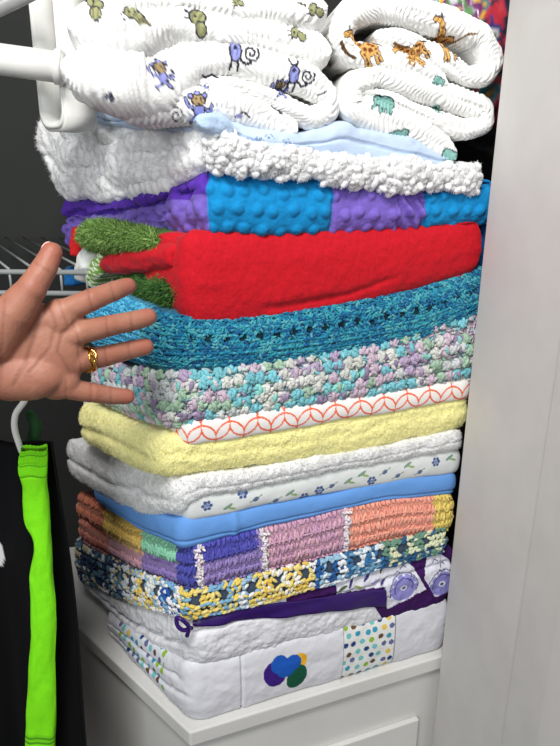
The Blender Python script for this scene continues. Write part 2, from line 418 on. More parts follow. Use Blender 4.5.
M_wall_dark = mat_plain('closet_wall_shade', (50, 52, 50), .9, bump=.1, scale=30)  # dimness inside the closet is put into this dark wall colour
M_white = mat_plain('white_paint', (204, 201, 197), .75, bump=.06, scale=20)
M_cab = mat_plain('cabinet_paint', (222, 221, 217), .4, bump=.05, scale=12)
M_floor = mat_plain('floor_wood', (70, 58, 48), .5, bump=.1, scale=8, var=.2)
M_metal = mat_plain('white_coated_wire', (150, 154, 154), .35)
M_plastic = mat_plain('white_plastic', (225, 225, 220), .4, bump=.05, scale=15)
M_gold = mat_plain('gold', (215, 165, 80), .22, metal=1)

def struct(o): o['kind'] = 'structure'; return o
struct(box('floor', (-1.6, -1.2, -.05), (2.2, 1.7, 0), M_floor))
struct(box('wall_back', (-1.0, 1.12, 0), (1.35, 1.2, 2.5), M_wall_dark))
struct(box('wall_left', (-1.05, .45, 0), (-.98, 1.12, 2.5), M_wall_dark))
struct(box('ceiling', (-1.05, .45, 2.4), (1.35, 1.12, 2.48), M_wall_dark))
# the jamb on the right: inner face comes towards the room from the closet edge
E = front(447, 600, .012); E[2] = 0
JD = np.array([math.sin(R(168)), math.cos(R(168)), 0])         # towards the room
JO = np.array([-JD[1], JD[0], 0])                              # to the right
if JO[0] < 0: JO = -JO
def jpt(a, b): return E + JD * a + JO * b
cas = .085
for k in range(1): pass
def find_a(px, py, b=0):
    p = hit(px, py, E + JO * b, JO); return float(np.dot(p - E, JD))
ac = find_a(557, 400)
struct(prism('wall_right', [jpt(0, .0)[:2], jpt(ac + .1, .0)[:2], jpt(ac + .1, .5)[:2], jpt(0, .5)[:2]], 0, 2.45, M_white, bev=.0015))
struct(prism('trim_1', [jpt(ac, -.006)[:2], jpt(ac + .06, -.010)[:2], jpt(ac + .115, -.010)[:2], jpt(ac + .115, .09)[:2], jpt(ac + .1005, .09)[:2], jpt(ac + .1005, -.0005)[:2], jpt(ac, -.0005)[:2]], 0, 2.45, M_white, bev=.0015))
struct(box('wall_closet_side', (1.3, .75, 0), (1.36, 1.12, 2.5), M_wall_dark)).name = 'wall_right_inner'

# cabinet under the pile
cc_ = front(190, 741, .006); cc_[2] = 0
kL = hit(121, 668, (0, 0, Z0), (0, 0, 1)); kL[2] = 0
cl = (kL - cc_) / np.linalg.norm(kL - cc_)
cR = E + DF * .03
Lc_ = cc_ + cl * .52
kr = float(np.dot(cR - cc_, DF))
def cq(o):  # footprint with overhang o
    c = cc_ + NF * o - DF * o * .6; return [c[:2], (c + DF * (kr + o * .6))[:2], (cc_ + DF * kr + np.array([0.03, .36, 0]))[:2], (c + cl * .52)[:2]]
cab = thing('cabinet', 'white painted cabinet under the whole pile of folded blankets', 'cabinet', (cc_[0], cc_[1], 0))
prism('top_panel', cq(0), Z0 - .022, Z0, M_cab, cab, bev=.0025)
prism('body', cq(-.009), .02, Z0 - .022, M_cab, cab, bev=.002)
def drawer(z0, z1):
    a = cc_ + NF * (-.009) + DF * .03; b = cc_ + NF * (-.009) + DF * (kr - .05)
    d = prism('drawer', [a[:2], b[:2], (b + NF * .008)[:2], (a + NF * .008)[:2]], z0, z1, M_cab, cab, bev=.002)
    m = (a + b) / 2 + NF * .008; zc = (z0 + z1) / 2
    V, Fq = tube([m + NF * t + np.array([0, 0, zc]) for t in (0, .006, .012, .018, .022)], [.005, .005, .011, .012, .006], 16)
    build('knob', V, Fq, M_metal, None, d)
for k in range(3): drawer(Z0 - .10 - (k + 1) * .19 + .01, Z0 - .10 - k * .19)

# ------------------------------------------------------------------ blankets
PILE = 'folded blankets in the pile'
def wrinkle(amp, fx, fy, seed): return lambda a, v: amp * fbm(a * fx, v * fy, seed, 3)
def bl(name, label, sl=None, cat='blanket'):
    return tag(name, label, cat, PILE)
def base_loc(sl): m = sl.ring.mean(0); return (m[0], m[1], float(sl.zB.mean()))

# 1 applique quilt
sl = Slab([(104, 616, 652), (146, 645, 690)], (188, 670, 736), [(300, 640, 706), (443, 600, 658)], inset=.012, pw=.55, rad=.022, seed=3, zmin=.001, step=.0008, nt=110)
sl.groove(allg(gl(-.15, .10, .006, .15, 3, hi=-.01), gl(.45, .08, .004, .15, 5, hi=-.02)))
sl.push(lambda a, v: .0016 * fbm(a * 45, v * 50, 8) - .003 * np.exp(-((a - sz(243, 690)[0]) / .0016) ** 2) * 1)
q1c = (lin((226, 226, 232)))
a1, a2 = arc_at(sl, 341, 660), arc_at(sl, 392, 650)
l1, l2 = arc_at(sl, 118, 640, True), arc_at(sl, 165, 680, True)
PAL = [(60, 160, 190), (150, 190, 60), (40, 70, 130), (235, 200, 90), (110, 110, 160), (120, 200, 200), (110, 80, 60)]
def dotpatch(col, a, v, m, seed, sp=.0125, rad=.0038):
    d, ix, iy = dots(a, v + .3, sp, rad, seed, .25); k = (hsh(ix, iy, seed + 9) * len(PAL)).astype(int) % len(PAL)
    q = lin(np.array(PAL))[k]; mm = m & (d > 0); col[mm] = q[mm]
def c1(a, v, P, z):
    col = np.broadcast_to(q1c, (len(a), 3)).copy()
    m = (a > a1) & (a < a2); col[m] = lin((238, 240, 236)); dotpatch(col, a, P[:, 2], m, 4)
    m = (a > l1) & (a < l2 + .0) & (z > -.7); col[m] = lin((222, 228, 236)); dotpatch(col, a, P[:, 2], m, 14)
    for e in (a1, a2): col[abs(a - e) < .0007] = lin((150, 150, 160))
    x, y, d = fpos(P); p = Paint(x, y, col, d < .03)
    for px, py, rx, ry, c, ro in ((300, 661, 7, 7, (240, 185, 45), 0), (275, 675, 10, 12, (62, 30, 130), .3), (297, 677, 9, 11, (22, 88, 62), -.3), (280, 665, 8, 8, (30, 92, 190), .1), (293, 663, 8, 7, (30, 92, 190), 0), (286, 671, 8, 6, (30, 92, 190), 0)):
        cx, cy = sz(px, py); k_ = px_m(px, py); p.ell(cx, cy, rx * k_ * 1.05, ry * k_ * 1.2, c, ro)
    return col
q1 = sl.mesh('applique_quilt', M_cotton, c1)
bl(q1, 'puffy white quilt with blue, green and purple applique and dotted patch, bottom of the pile')

# 2 patchwork quilt with ribbon
t2 = thing('patchwork_quilt', 'white quilt with purple ribbon and floral patchwork, second from the pile bottom', 'blanket', (C0[0] + .1, C0[1] + .12, Z0 + .04), PILE)
sl = Slab([(80, 578, 612), (130, 600, 640)], (192, 620, 673), [(300, 590, 645), (400, 558, 622), (449, 548, 604)], inset=.015, pw=.55, rad=.018, seed=5, wob=.001, zmin=.03, step=.0008, nt=120)
sl.groove(allg(gl(lambda a: -.15 + 0 * a, .12, .008, .1, 3, hi=-.012), gl(.45, .08, .0035, .1, 9, lo=-.002)))
sl.push(lambda a, v: .0022 * fbm(a * 60, v * 55, 18) + .0012 * fbm(a * 160, v * 140, 28))
def c2(a, v, P, z):
    col = np.broadcast_to(lin((232, 232, 236)), (len(a), 3)).copy()
    x, y, d = fpos(P)
    F_ = (a > 0) & (d < .07); PUR = (62, 24, 88); WP = (228, 228, 238); LI = (146, 142, 208); NV = (62, 58, 120)
    def poly(pts, c):
        q = np.array([sz(*t) for t in pts]); ins = np.zeros(len(x), bool)
        for (ax, ay), (bx, by) in zip(q, np.roll(q, -1, 0)):
            cr = ((ay > y) != (by > y)) & (x < (bx - ax) * (y - ay) / (by - ay + 1e-12) + ax); ins ^= cr
        ins &= F_; col[ins] = lin(c); return ins
    poly([(285, 612), (290, 588), (340, 566), (400, 545), (440, 535), (470, 560), (466, 596), (425, 614), (386, 624), (374, 606)], PUR)
    m1 = poly([(336, 574), (385, 553), (395, 572), (390, 586), (338, 596)], WP); p = Paint(x, y, col, m1)
    for k, (px, py, r_, c) in enumerate(((343, 590, .5, (78, 96, 60)), (352, 584, 1.2, NV), (360, 588, -.4, (150, 165, 80)), (368, 578, .9, NV), (376, 582, .2, LI), (383, 570, 1.4, (78, 96, 60)), (349, 577, .1, LI), (385, 582, .8, NV), (362, 570, .4, NV))):
        cx, cy = sz(px, py); p.ell(cx, cy, .0075, .0020, c, r_)
    m2 = poly([(376, 562), (397, 552), (414, 568), (426, 589), (404, 601), (388, 610), (383, 592), (394, 574)], WP)
    m3 = poly([(431, 548), (452, 562), (456, 588), (436, 598), (424, 578)], WP); p = Paint(x, y, col, m2 | m3)
    for cx_, cy_, ra in ((404, 588, 15), (442, 584, 14)):
        cx, cy = sz(cx_, cy_); k = px_m(cx_, cy_); p.ell(cx, cy, ra * k * .95, ra * k * .9, LI)
        for rr in (15, 10): p.line([(cx + rr * k * math.cos(t), cy + rr * k * math.sin(t)) for t in np.linspace(-.4, 3.6, 16)], .0013, NV)
        for t in np.linspace(.3, 2.8, 5): p.ell(cx + 12.5 * k * math.cos(t), cy + 12.5 * k * math.sin(t), .0015, .0015, WP)
        p.ell(cx, cy, .0052, .0040, WP); p.ell(cx, cy, .0028, .002, NV)
    for px, py in ((392, 566), (398, 574), (404, 568), (388, 598), (412, 578), (436, 562), (444, 566), (440, 572), (449, 576)):
        cx, cy = sz(px, py); p.line([(cx - .004, cy - .002), (cx, cy + .003), (cx + .004, cy - .001)], .0012, NV)
    return col
sl.mesh('quilted_body', M_cotton, c2, t2)
# ribbon binding: a flat satin band along the front with a loop at the corner
def band(sl, px, wpx, nm, parent, lift=.0016):
    rows = []
    for (x, y) in px:
        for k in range(1): rows.append((x, y))
    rows = np.array(rows, float); t = np.linspace(0, 1, len(rows)); T = np.linspace(0, 1, 160)
    X = np.interp(T, t, rows[:, 0]); Y = np.interp(T, t, rows[:, 1]); W = np.interp(T, np.linspace(0, 1, len(wpx)), wpx)
    V = []
    for x, y, w in zip(X, Y, W):
        row = []
        for q in np.linspace(-1, 1, 9):
            p = front(x, y + q * w / 2); a = float(np.dot(p - sl.cpt, DF))
            i = int(np.argmin(abs(sl.arc - a))); j = int(np.argmin(abs(sl.P[i, :, 2] - p[2]))); base = sl.P[i, j]; b = base + sl.N[i, j] * (lift + .0008 * math.sin(x * .2 + q)); b[2] = p[2]; row.append(b)
        row2 = [r - sl.N[i, j] * .0012 for r in row]; V.append(row + row2[::-1])
    V = np.array(V); n, m = V.shape[:2]; idx = np.arange(n * m).reshape(n, m)
    V += np.array([0, 0, 0]) + NF * .0015
    for _ in range(30): V[1:-1] = (V[:-2] + 2 * V[1:-1] + V[2:]) / 4
    for _ in range(4): V[:, 1:8] = (V[:, 0:7] + 2 * V[:, 1:8] + V[:, 2:9]) / 4
    Fq = np.stack([idx[:-1], np.roll(idx[:-1], -1, 1), np.roll(idx[1:], -1, 1), idx[1:]], -1).reshape(-1, 4)
    V = V.reshape(-1, 3); return build(nm, V, Fq, M_satin, np.broadcast_to(lin((48, 18, 98)), (len(V), 3)), parent)
band(sl, [(190, 623), (250, 614), (320, 605), (384, 597)], [12, 13, 14, 17], 'ribbon', t2)
lp = [front(192, 628, .004), front(183, 631, .010), front(177, 626, .008), front(176, 617, .006), front(182, 619, .012), front(190, 627, .009), front(187, 636, .006)]
lp = np.array(lp); tt = np.linspace(0, 1, len(lp)); T = np.linspace(0, 1, 60); lpp = np.stack([np.interp(T, tt, lp[:, k]) for k in range(3)], 1)
for _ in range(10): lpp[1:-1] = (lpp[:-2] + lpp[1:-1] + lpp[2:]) / 3
V, Fq = tube(lpp, .0024, 8); build('ribbon_loop', V, Fq, M_satin, np.broadcast_to(lin((56, 22, 110)), (len(V), 3)), t2)

def stitches(sl, rows, pitch, L, W, colfn, a0, a1, tilt=.45, vee=True, z0=-.8, z1=.85, jit=.25, lift=.3, skip=None, H=None, seed=0):
    r = np.random.default_rng(seed); AA = []; ZZ = []; TI = []
    for i, z in enumerate(np.linspace(z0, z1, rows)):
        n = int((a1 - a0) / pitch); a = a0 + (np.arange(n) + .5 + (i % 2) * .5) * pitch
        for sgn in ((-1, 1) if vee else (1,)):
            AA.append(a + sgn * pitch * .22 * (1 if vee else 0) + r.normal(0, jit * pitch * .3, n)); ZZ.append(z + r.normal(0, jit * .08, n) + 0 * a); TI.append(sgn * tilt + r.normal(0, jit, n))
    a = np.concatenate(AA); z = np.clip(np.concatenate(ZZ), -.97, .97); ti = np.concatenate(TI)
    if skip is not None: k = ~skip(a, z); a, z, ti = a[k], z[k], ti[k]
    P, N, T = sl.at(a, z); U = np.cross(N, T); U *= np.sign(U[:, 2:3] + 1e-9)
    A = U * np.cos(ti)[:, None] + T * np.sin(ti)[:, None] + N * r.normal(0, .12, len(a))[:, None]
    k = r.uniform(.85, 1.15, len(a)); Ls = L * k; Ws = W * r.uniform(.85, 1.15, len(a))
    col = colfn(a, z, P, r)
    return scatter(P + N * (W * lift), A, N, Ls, Ws, Ws if H is None else H, col)
def joinmesh(name, parts, mat, parent=None):
    V = []; Fa = []; K = []; b = 0
    for v, f, c in parts: V.append(v); Fa.append(f + b); K.append(c); b += len(v)
    return build(name, np.concatenate(V), np.concatenate(Fa), mat, np.concatenate(K), parent)
def sl_arrays(sl, colfn):
    o = sl.mesh('tmp', M_yarn, colfn); me = o.data; n = len(me.vertices)
    V = np.zeros(n * 3); me.vertices.foreach_get('co', V); c = np.zeros(n * 4); me.color_attributes['Col'].data.foreach_get('color', c)
    me.calc_loop_triangles(); t = np.zeros(len(me.loop_triangles) * 3, np.int32); me.loop_triangles.foreach_get('vertices', t)
    bpy.data.objects.remove(o); bpy.data.meshes.remove(me)
    return V.reshape(-1, 3), t.reshape(-1, 3).astype(np.int64), c.reshape(-1, 4)[:, :3]
def pick(r, n, pal, w=None): return lin(np.array(pal, float))[r.choice(len(pal), n, p=w)]

# 3 open-work crochet, blue yellow white
sl = Slab([(75, 542, 578), (130, 570, 602)], (188, 592, 618), [(262, 574, 603), (330, 557, 583), (400, 540, 562), (440, 528, 552)], inset=.010, pw=.6, rad=.016, seed=7, step=.002, nt=24)
SEG = [(-.30, -.12, [(90, 130, 150), (200, 190, 150), (40, 60, 100), (215, 220, 225)]), (-.12, -.055, [(235, 205, 110), (240, 240, 235), (150, 190, 215)]),
       (-.055, -.012, [(32, 88, 175), (130, 180, 215), (245, 245, 245)]), (-.012, .05, [(240, 212, 105), (245, 225, 140), (130, 180, 210)]),
       (.05, .085, [(245, 245, 245), (150, 190, 220), (240, 215, 110)]), (.085, .15, [(238, 205, 95), (245, 225, 140), (240, 240, 235)]), (.15, .19, [(240, 242, 245), (160, 200, 225), (40, 95, 160)]),
       (.19, .24, [(225, 235, 240), (60, 120, 170), (120, 170, 200)]), (.24, .40, [(45, 95, 140), (110, 150, 130), (220, 225, 190), (60, 110, 160)])]
def seg_col(seg, sub=.012, per=.62):
    def f(a, z, P, r):
        c = pick(r, len(a), [(200, 200, 200)])
        for s0, s1, pal in seg:
            m = (a >= s0) & (a < s1); ix = np.floor(a / sub); iz = np.floor(z * 1.4)
            k = (hsh(ix, iz, 3) * len(pal)).astype(int) % len(pal); k = np.where(r.random(len(a)) < per, k, r.integers(0, len(pal), len(a)))
            q = lin(np.array(pal, float))[k]; c[m] = q[m]
        return c
    return f
parts = [sl_arrays(sl, const((70, 85, 105)))]  # dark base colour stands in for the shade inside the openings
hole = lambda a, z: ((np.floor(a / .011) + np.floor(z * 1.6)) % 3 == 0) & (abs(z - .15) < .55)
parts.append(stitches(sl, 6, .0075, .0052, .0024, seg_col(SEG), -sl.LL, sl.LR, tilt=.75, vee=True, skip=hole, seed=1, lift=1.1))
parts.append(stitches(sl, 3, .0055, .0045, .0022, seg_col(SEG), -sl.LL, sl.LR, tilt=1.5, vee=False, seed=2, lift=1.8, jit=.5))
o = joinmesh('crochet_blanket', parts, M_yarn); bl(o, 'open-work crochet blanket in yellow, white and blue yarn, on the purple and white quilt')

# 4 granny-panel crochet
sl = Slab([(75, 496, 540), (130, 528, 570)], (190, 550, 592), [(262, 531, 574), (345, 509, 553), (395, 498, 541), (448, 497, 531)], inset=.014, pw=.5, rad=.016, seed=8, step=.002, nt=30)
sl.groove(allg(gl(0, .13, .006, .15, 3, hi=-.004), gl(-.05, .06, .0015, .1, 4, lo=.0)))
A = lambda x: arc_at(sl, x, 550)
AL = lambda x: arc_at(sl, x, 545, True)
g1, g2, g3, g4 = A(196), A(262), A(343), A(428)
def c4(a, z, P, r):
    n = len(a); c = pick(r, n, [(158, 138, 200), (168, 148, 205), (150, 130, 192)])
    m = (a > g1) & (a < g2 - .01) & (z > .25); c[m] = pick(r, m.sum(), [(82, 82, 178), (92, 90, 185)])
    m = (a > g2) & (a < g3); c[m] = pick(r, m.sum(), [(216, 168, 190), (205, 160, 190), (225, 180, 195)])
    m = (a > g3) & (a < g4); c[m] = pick(r, m.sum(), [(248, 165, 145), (250, 178, 155)])
    m = (a > g4); c[m] = pick(r, m.sum(), [(240, 218, 120), (235, 205, 110)])
    m = (a < g1) & (a > AL(176)); c[m] = pick(r, m.sum(), [(75, 78, 170), (85, 88, 180)])
    def L(x0, x1, zlo, zhi, pal):
        m = (a < AL(x1)) & (a >= AL(x0)) & (z > zlo) & (z < zhi); c[m] = pick(r, m.sum(), pal)
    L(60, 105, 0, 2, [(205, 120, 95), (215, 135, 105)]); L(105, 142, 0, 2, [(240, 205, 110), (235, 195, 100)]); L(142, 176, 0.05, 2, [(145, 215, 180), (160, 222, 190)])
    L(60, 108, -2, 0, [(210, 130, 115), (220, 145, 130)]); L(108, 140, -2, 0, [(225, 175, 185), (215, 165, 180)]); L(140, 176, -2, 0.05, [(160, 135, 200), (150, 128, 195)])
    for g in (g1, g2, g3):
        m = abs(a - g - .003 * np.sin(z * 6)) < .0028; c[m] = pick(r, m.sum(), [(232, 222, 225)])
    return c
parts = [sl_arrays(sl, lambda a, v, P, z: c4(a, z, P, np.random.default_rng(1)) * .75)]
parts.append(stitches(sl, 5, .0056, .0062, .0018, c4, -sl.LL, sl.LR, tilt=.22, vee=True, seed=3, lift=.55, z0=-.95, z1=.95, jit=.12))
parts.append(stitches(sl, 2, .004, .003, .0013, c4, -sl.LL, sl.LR, tilt=1.5, vee=False, seed=4, lift=1.0, z0=-.45, z1=.45, jit=.1))
for g in (g1, g2, g3):
    n = 40; r = np.random.default_rng(5); a = g + r.normal(0, .0022, n); z = r.uniform(-.9, .95, n); P, N, T = sl.at(a, z)
    parts.append(scatter(P + N * .003, r.normal(0, 1, (n, 3)), N, .0032, .0016, .0016, pick(r, n, [(240, 235, 235), (225, 210, 220)])))
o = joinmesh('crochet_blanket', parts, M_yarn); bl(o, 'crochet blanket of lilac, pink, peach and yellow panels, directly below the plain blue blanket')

# 5 blue
sl = Slab([(90, 484, 500), (130, 505, 528)], (180, 520, 553), [(240, 511, 536), (330, 493, 515), (390, 480, 502), (452, 473, 497)], inset=.011, pw=.6, rad=.014, seed=9)
sl.groove(gl(-.5, .1, .0015, .1, 3))
sl.push(lambda a, v: .0011 * fbm(a * 30, v * 40, 8) + .0018 * np.exp(-((a - sz(237, 520)[0]) / .004) ** 2))
def c5(a, v, P, z):
    c = np.broadcast_to(lin((104, 156, 222)), (len(a), 3)).copy(); c[a > sl.LR - .006] = lin((170, 215, 190)); return c
o = sl.mesh('blue_blanket', M_jersey, c5); bl(o, 'plain cornflower blue blanket folded thin between two patterned blankets')

# 6+7 white plush with printed reverse
t7 = thing('plush_blanket', 'white plush blanket with small blue flower print reverse, on the plain blue blanket', 'blanket', (C0[0] + .1, C0[1] + .12, front(190, 522)[2]), PILE)
sl = Slab([(100, 480, 496), (140, 492, 514)], (187, 497, 523), [(240, 489, 512), (330, 470, 494), (400, 457, 482), (456, 449, 475)], inset=.010, pw=.55, rad=.012, seed=10, step=.0009, nt=60)
sl.push(lambda a, v: .001 * fbm(a * 40, v * 50, 9))
def c6(a, v, P, z):
    c = np.broadcast_to(lin((222, 226, 224)), (len(a), 3)).copy(); x, y, d = fpos(P); p = Paint(x, y, c, (a > 0) & (d < .04))
    sp = [(207, 506), (228, 507), (256, 499), (243, 494), (290, 493), (276, 501), (320, 491), (348, 481), (332, 486), (305, 498), (362, 474), (385, 472), (372, 481), (408, 465), (420, 472), (436, 462), (450, 458), (398, 476)]
    for k, (px, py) in enumerate(sp):
        cx, cy = sz(px, py)
        if k % 3 == 0:
            for t in range(6): p.ell(cx + .0042 * math.cos(t * 1.05), cy + .0042 * math.sin(t * 1.05), .0020, .0020, (70, 90, 140))
            p.ell(cx, cy, .0026, .0018, (120, 140, 185))
        elif k % 3 == 1:
            p.ell(cx, cy, .0062, .0018, (120, 150, 130), .5); p.ell(cx + .005, cy - .003, .005, .0015, (150, 175, 120), -.3)
        else:
            p.ell(cx, cy, .0036, .0026, (85, 100, 150), .4); p.line([(cx - .007, cy - .003), (cx + .007, cy + .004)], .0011, (110, 130, 120))
    return c
sl.mesh('printed_side', M_cotton, c6, t7)['label'] = 'white cotton reverse with blue and green print'
sl = Slab([(64, 440, 478), (110, 460, 506), (145, 472, 521)], (178, 480, 520), [(192, 479, 500), (240, 472, 491), (330, 457, 473), (400, 445, 460), (458, 430, 451)], inset=.012, pw=.6, rad=.02, seed=11, out=.003)
sl.groove(allg(gl(-.1, .14, .005, .2, 4, hi=-.02), gl(.0, .12, .002, .3, 6, lo=.01)))
sl.push(lambda a, v: .0024 * fbm(a * 45, v * 45, 10) + .0012 * fbm(a * 220, v * 220, 11))
def fuzz(sl, n, L, W, pal, seed, a0=None, a1=None, z0=-.95, z1=.95, spread=.8):
    r = np.random.default_rng(seed); a = r.uniform(-sl.LL if a0 is None else a0, sl.LR if a1 is None else a1, n); z = r.uniform(z0, z1, n)
    P, N, T = sl.at(a, z); A = N + r.normal(0, spread, (n, 3)); Q = np.cross(A, r.normal(0, 1, (n, 3)))
    A = A / np.linalg.norm(A, axis=1, keepdims=True)
    Ls = L * r.uniform(.6, 1.2, n)
    return scatter(P + A * Ls[:, None] * .7, A, Q, Ls, W, W, pick(r, n, pal), 'spike')
parts = [sl_arrays(sl, const((240, 240, 240))), fuzz(sl, 9000, .0014, .0004, [(246, 246, 246), (238, 238, 238)], 3)]
joinmesh('plush_side', parts, M_white_pile, t7)

# 8 yellow fleece
sl = Slab([(76, 404, 440), (120, 424, 466)], (158, 438, 483), [(240, 430, 472), (350, 412, 456), (463, 394, 431)], inset=.018, pw=.6, rad=.03, seed=12)
sl.groove(allg(gl(-.1, .2, .005, .2, 4, hi=-.02), gl(.2, .2, .0015, .3, 6, lo=0)))
sl.push(lambda a, v: .002 * fbm(a * 40, v * 40, 12) + .0012 * fbm(a * 260, v * 260, 13))
parts = [sl_arrays(sl, const((246, 240, 168))), fuzz(sl, 12000, .0013, .0004, [(248, 242, 170), (242, 234, 155), (250, 246, 190)], 4)]
o = joinmesh('fleece_blanket', parts, M_fleece); bl(o, 'pale yellow fluffy fleece blanket with a rounded fold')

# 9 orange print
sl = Slab([(80, 398, 412), (130, 416, 438)], (186, 424, 448), [(260, 410, 436), (350, 398, 420), (466, 380, 400)], inset=.008, pw=.6, rad=.014, seed=13, step=.0009, nt=44, out=.004)
def c9(a, v, P, z):
    c = np.broadcast_to(lin((240, 236, 232)), (len(a), 3)).copy(); O = lin((238, 108, 70))
    w = .030
    for k, ph in enumerate((0, .5)):
        u = ((a / w + ph) % 1) - .5; cy = (float(front(300, 418)[2]) + (a - .11) * .02) + (.008 if k else -.006)
        for rr in (.0115, ):
            e = abs(np.hypot(u * w, (P[:, 2] - cy) * 1.0) - rr * 1.35); c[e < .0010] = O
    return c
sl.push(lambda a, v: .0008 * fbm(a * 40, v * 50, 9))
o = sl.mesh('printed_blanket', M_cotton, c9); bl(o, 'thin white cotton blanket with orange scalloped lines, on the yellow fleece')

# 10 chunky puff crochet
sl = Slab([(92, 358, 398), (125, 370, 414)], (166, 374, 430), [(260, 362, 419), (350, 347, 405), (420, 327, 396), (474, 312, 385)], inset=.02, pw=.55, rad=.028, seed=14, step=.002, nt=30)
MC = [(140, 205, 195), (178, 160, 188), (210, 212, 205), (125, 195, 205), (205, 185, 200), (165, 195, 170), (200, 205, 205), (150, 135, 165)]
def c10(a, z, P, r):
    t = vn(a * 45, P[:, 2] * 45, 9) * .8 + vn(a * 18, P[:, 2] * 30, 4) * .6
    k = (np.floor(t * 6).astype(int)) % len(MC); k = np.where(r.random(len(a)) < .3, r.integers(0, len(MC), len(a)), k); return lin(np.array(MC, float))[k] * r.uniform(.85, 1.1, (len(a), 1))
def puffs(sl, rows, pitch, rad, colfn, seed, a0, a1, m=5, z0=-.85, z1=.85):
    r = np.random.default_rng(seed); AA = []; ZZ = []
    for i, z in enumerate(np.linspace(z0, z1, rows)):
        n = int((a1 - a0) / pitch); AA.append(a0 + (np.arange(n) + .5 + .5 * (i % 2)) * pitch); ZZ.append(np.full(n, z))
    a = np.concatenate(AA) + r.normal(0, pitch * .08, sum(map(len, AA))); z = np.clip(np.concatenate(ZZ) + r.normal(0, .03, len(a)), -.97, .97)
    P, N, T = sl.at(a, z); U = np.cross(N, T); U *= np.sign(U[:, 2:3] + 1e-9); base = colfn(a, z, P, r); out = []
    for k in range(m):
        th = 6.283 * k / m + r.uniform(0, 1, len(a)); rr = rad * .5 * (k > 0)
        off = (T * np.cos(th)[:, None] + U * np.sin(th)[:, None]) * rr; ax = T * np.cos(th + 1.2)[:, None] + U * np.sin(th + 1.2)[:, None] + N * .2
        c = np.where(r.random((len(a), 1)) < .7, base, colfn(a, z, P, r))
        out.append(scatter(P + N * rad * (.55 if k == 0 else .3) + off, ax, N, rad * .75, rad * .36, rad * .42, c))
    return out
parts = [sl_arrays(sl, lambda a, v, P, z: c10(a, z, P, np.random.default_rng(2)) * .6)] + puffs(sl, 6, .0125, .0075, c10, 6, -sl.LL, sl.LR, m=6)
parts.append(stitches(sl, 14, .005, .0030, .0011, c10, -sl.LL, sl.LR, tilt=.9, seed=8, lift=.8, jit=.8))
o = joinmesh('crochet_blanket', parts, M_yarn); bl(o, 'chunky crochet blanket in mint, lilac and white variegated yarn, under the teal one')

# 11 teal crochet
sl = Slab([(84, 288, 348), (120, 300, 360)], (162, 318, 374), [(240, 318, 370), (350, 303, 358), (420, 289, 345), (483, 270, 318)], inset=.02, pw=.55, rad=.026, seed=15, step=.002, nt=30)
TC = [(26, 122, 154), (24, 104, 145), (42, 138, 168), (26, 90, 140), (50, 148, 165), (80, 164, 176)]
TL = [(70, 175, 215), (100, 195, 225), (50, 150, 200)]
def c11(a, z, P, r):
    t = vn(a * 90, P[:, 2] * 130, 19); k = (np.floor(t * 9).astype(int)) % len(TC); k = np.where(r.random(len(a)) < .4, r.integers(0, len(TC), len(a)), k)
    c = lin(np.array(TC, float))[k]; m = a < -.035; c[m] = pick(r, m.sum(), TL); return c
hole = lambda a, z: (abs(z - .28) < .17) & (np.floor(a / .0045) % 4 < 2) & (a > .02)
parts = [sl_arrays(sl, lambda a, v, P, z: c11(a, z, P, np.random.default_rng(2)) * np.where(hole(a, z)[:, None], .12, .6))]  # shade in the holes is painted into the base yarn colour
parts.append(stitches(sl, 12, .0042, .0044, .0014, c11, -sl.LL, sl.LR, tilt=.6, seed=11, lift=.7, jit=.35, skip=hole, z0=-.95, z1=.95))
parts.append(stitches(sl, 9, .0036, .0034, .0013, c11, -sl.LL, sl.LR, tilt=1.2, vee=True, seed=12, lift=1.5, jit=.4, skip=hole, z0=-.9, z1=.9))
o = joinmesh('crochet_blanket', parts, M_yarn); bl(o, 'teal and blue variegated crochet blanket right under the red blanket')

# 12 red minky with green fur patches
t12 = thing('minky_blanket', 'thick bright red blanket with fuzzy green patches at its left end', 'blanket', (C0[0] + .1, C0[1] + .12, front(190, 318)[2]), PILE)
slr = Slab([(140, 240, 320)], (186, 233, 330), [(240, 232, 328), (350, 229, 311), (420, 226, 293), (474, 222, 276)], inset=.022, pw=.5, rad=.016, seed=16, step=.0013, nt=64, radR=.012)
slr.groove(allg(gl(lambda a: -.62 + 1.6 * np.clip(a - .15, 0, .12), .09, .003, .1, 4, lo=.08, hi=.22)))
def dimple(a, v):
    d, _, _ = dots(a, v + .2, .019, .0060, 3, .3); return .0006 * d + .0020 * fbm(a * 22, v * 30, 5) + .0005 * fbm(a * 300, v * 300, 6)
slr.push(dimple)
slr.mesh('red_body', M_plush, const((190, 20, 34)), t12)
# blue border strip seen past the right end of the red
slb = Slab([(150, 240, 300)], (300, 245, 300), [(420, 232, 285), (487, 222, 279)], inset=.02, pw=.6, rad=.02, out=-.02, seed=17, step=.003, nt=24)
slb.mesh('border', M_plush, const((24, 92, 160)), t12)['label'] = 'blue border'
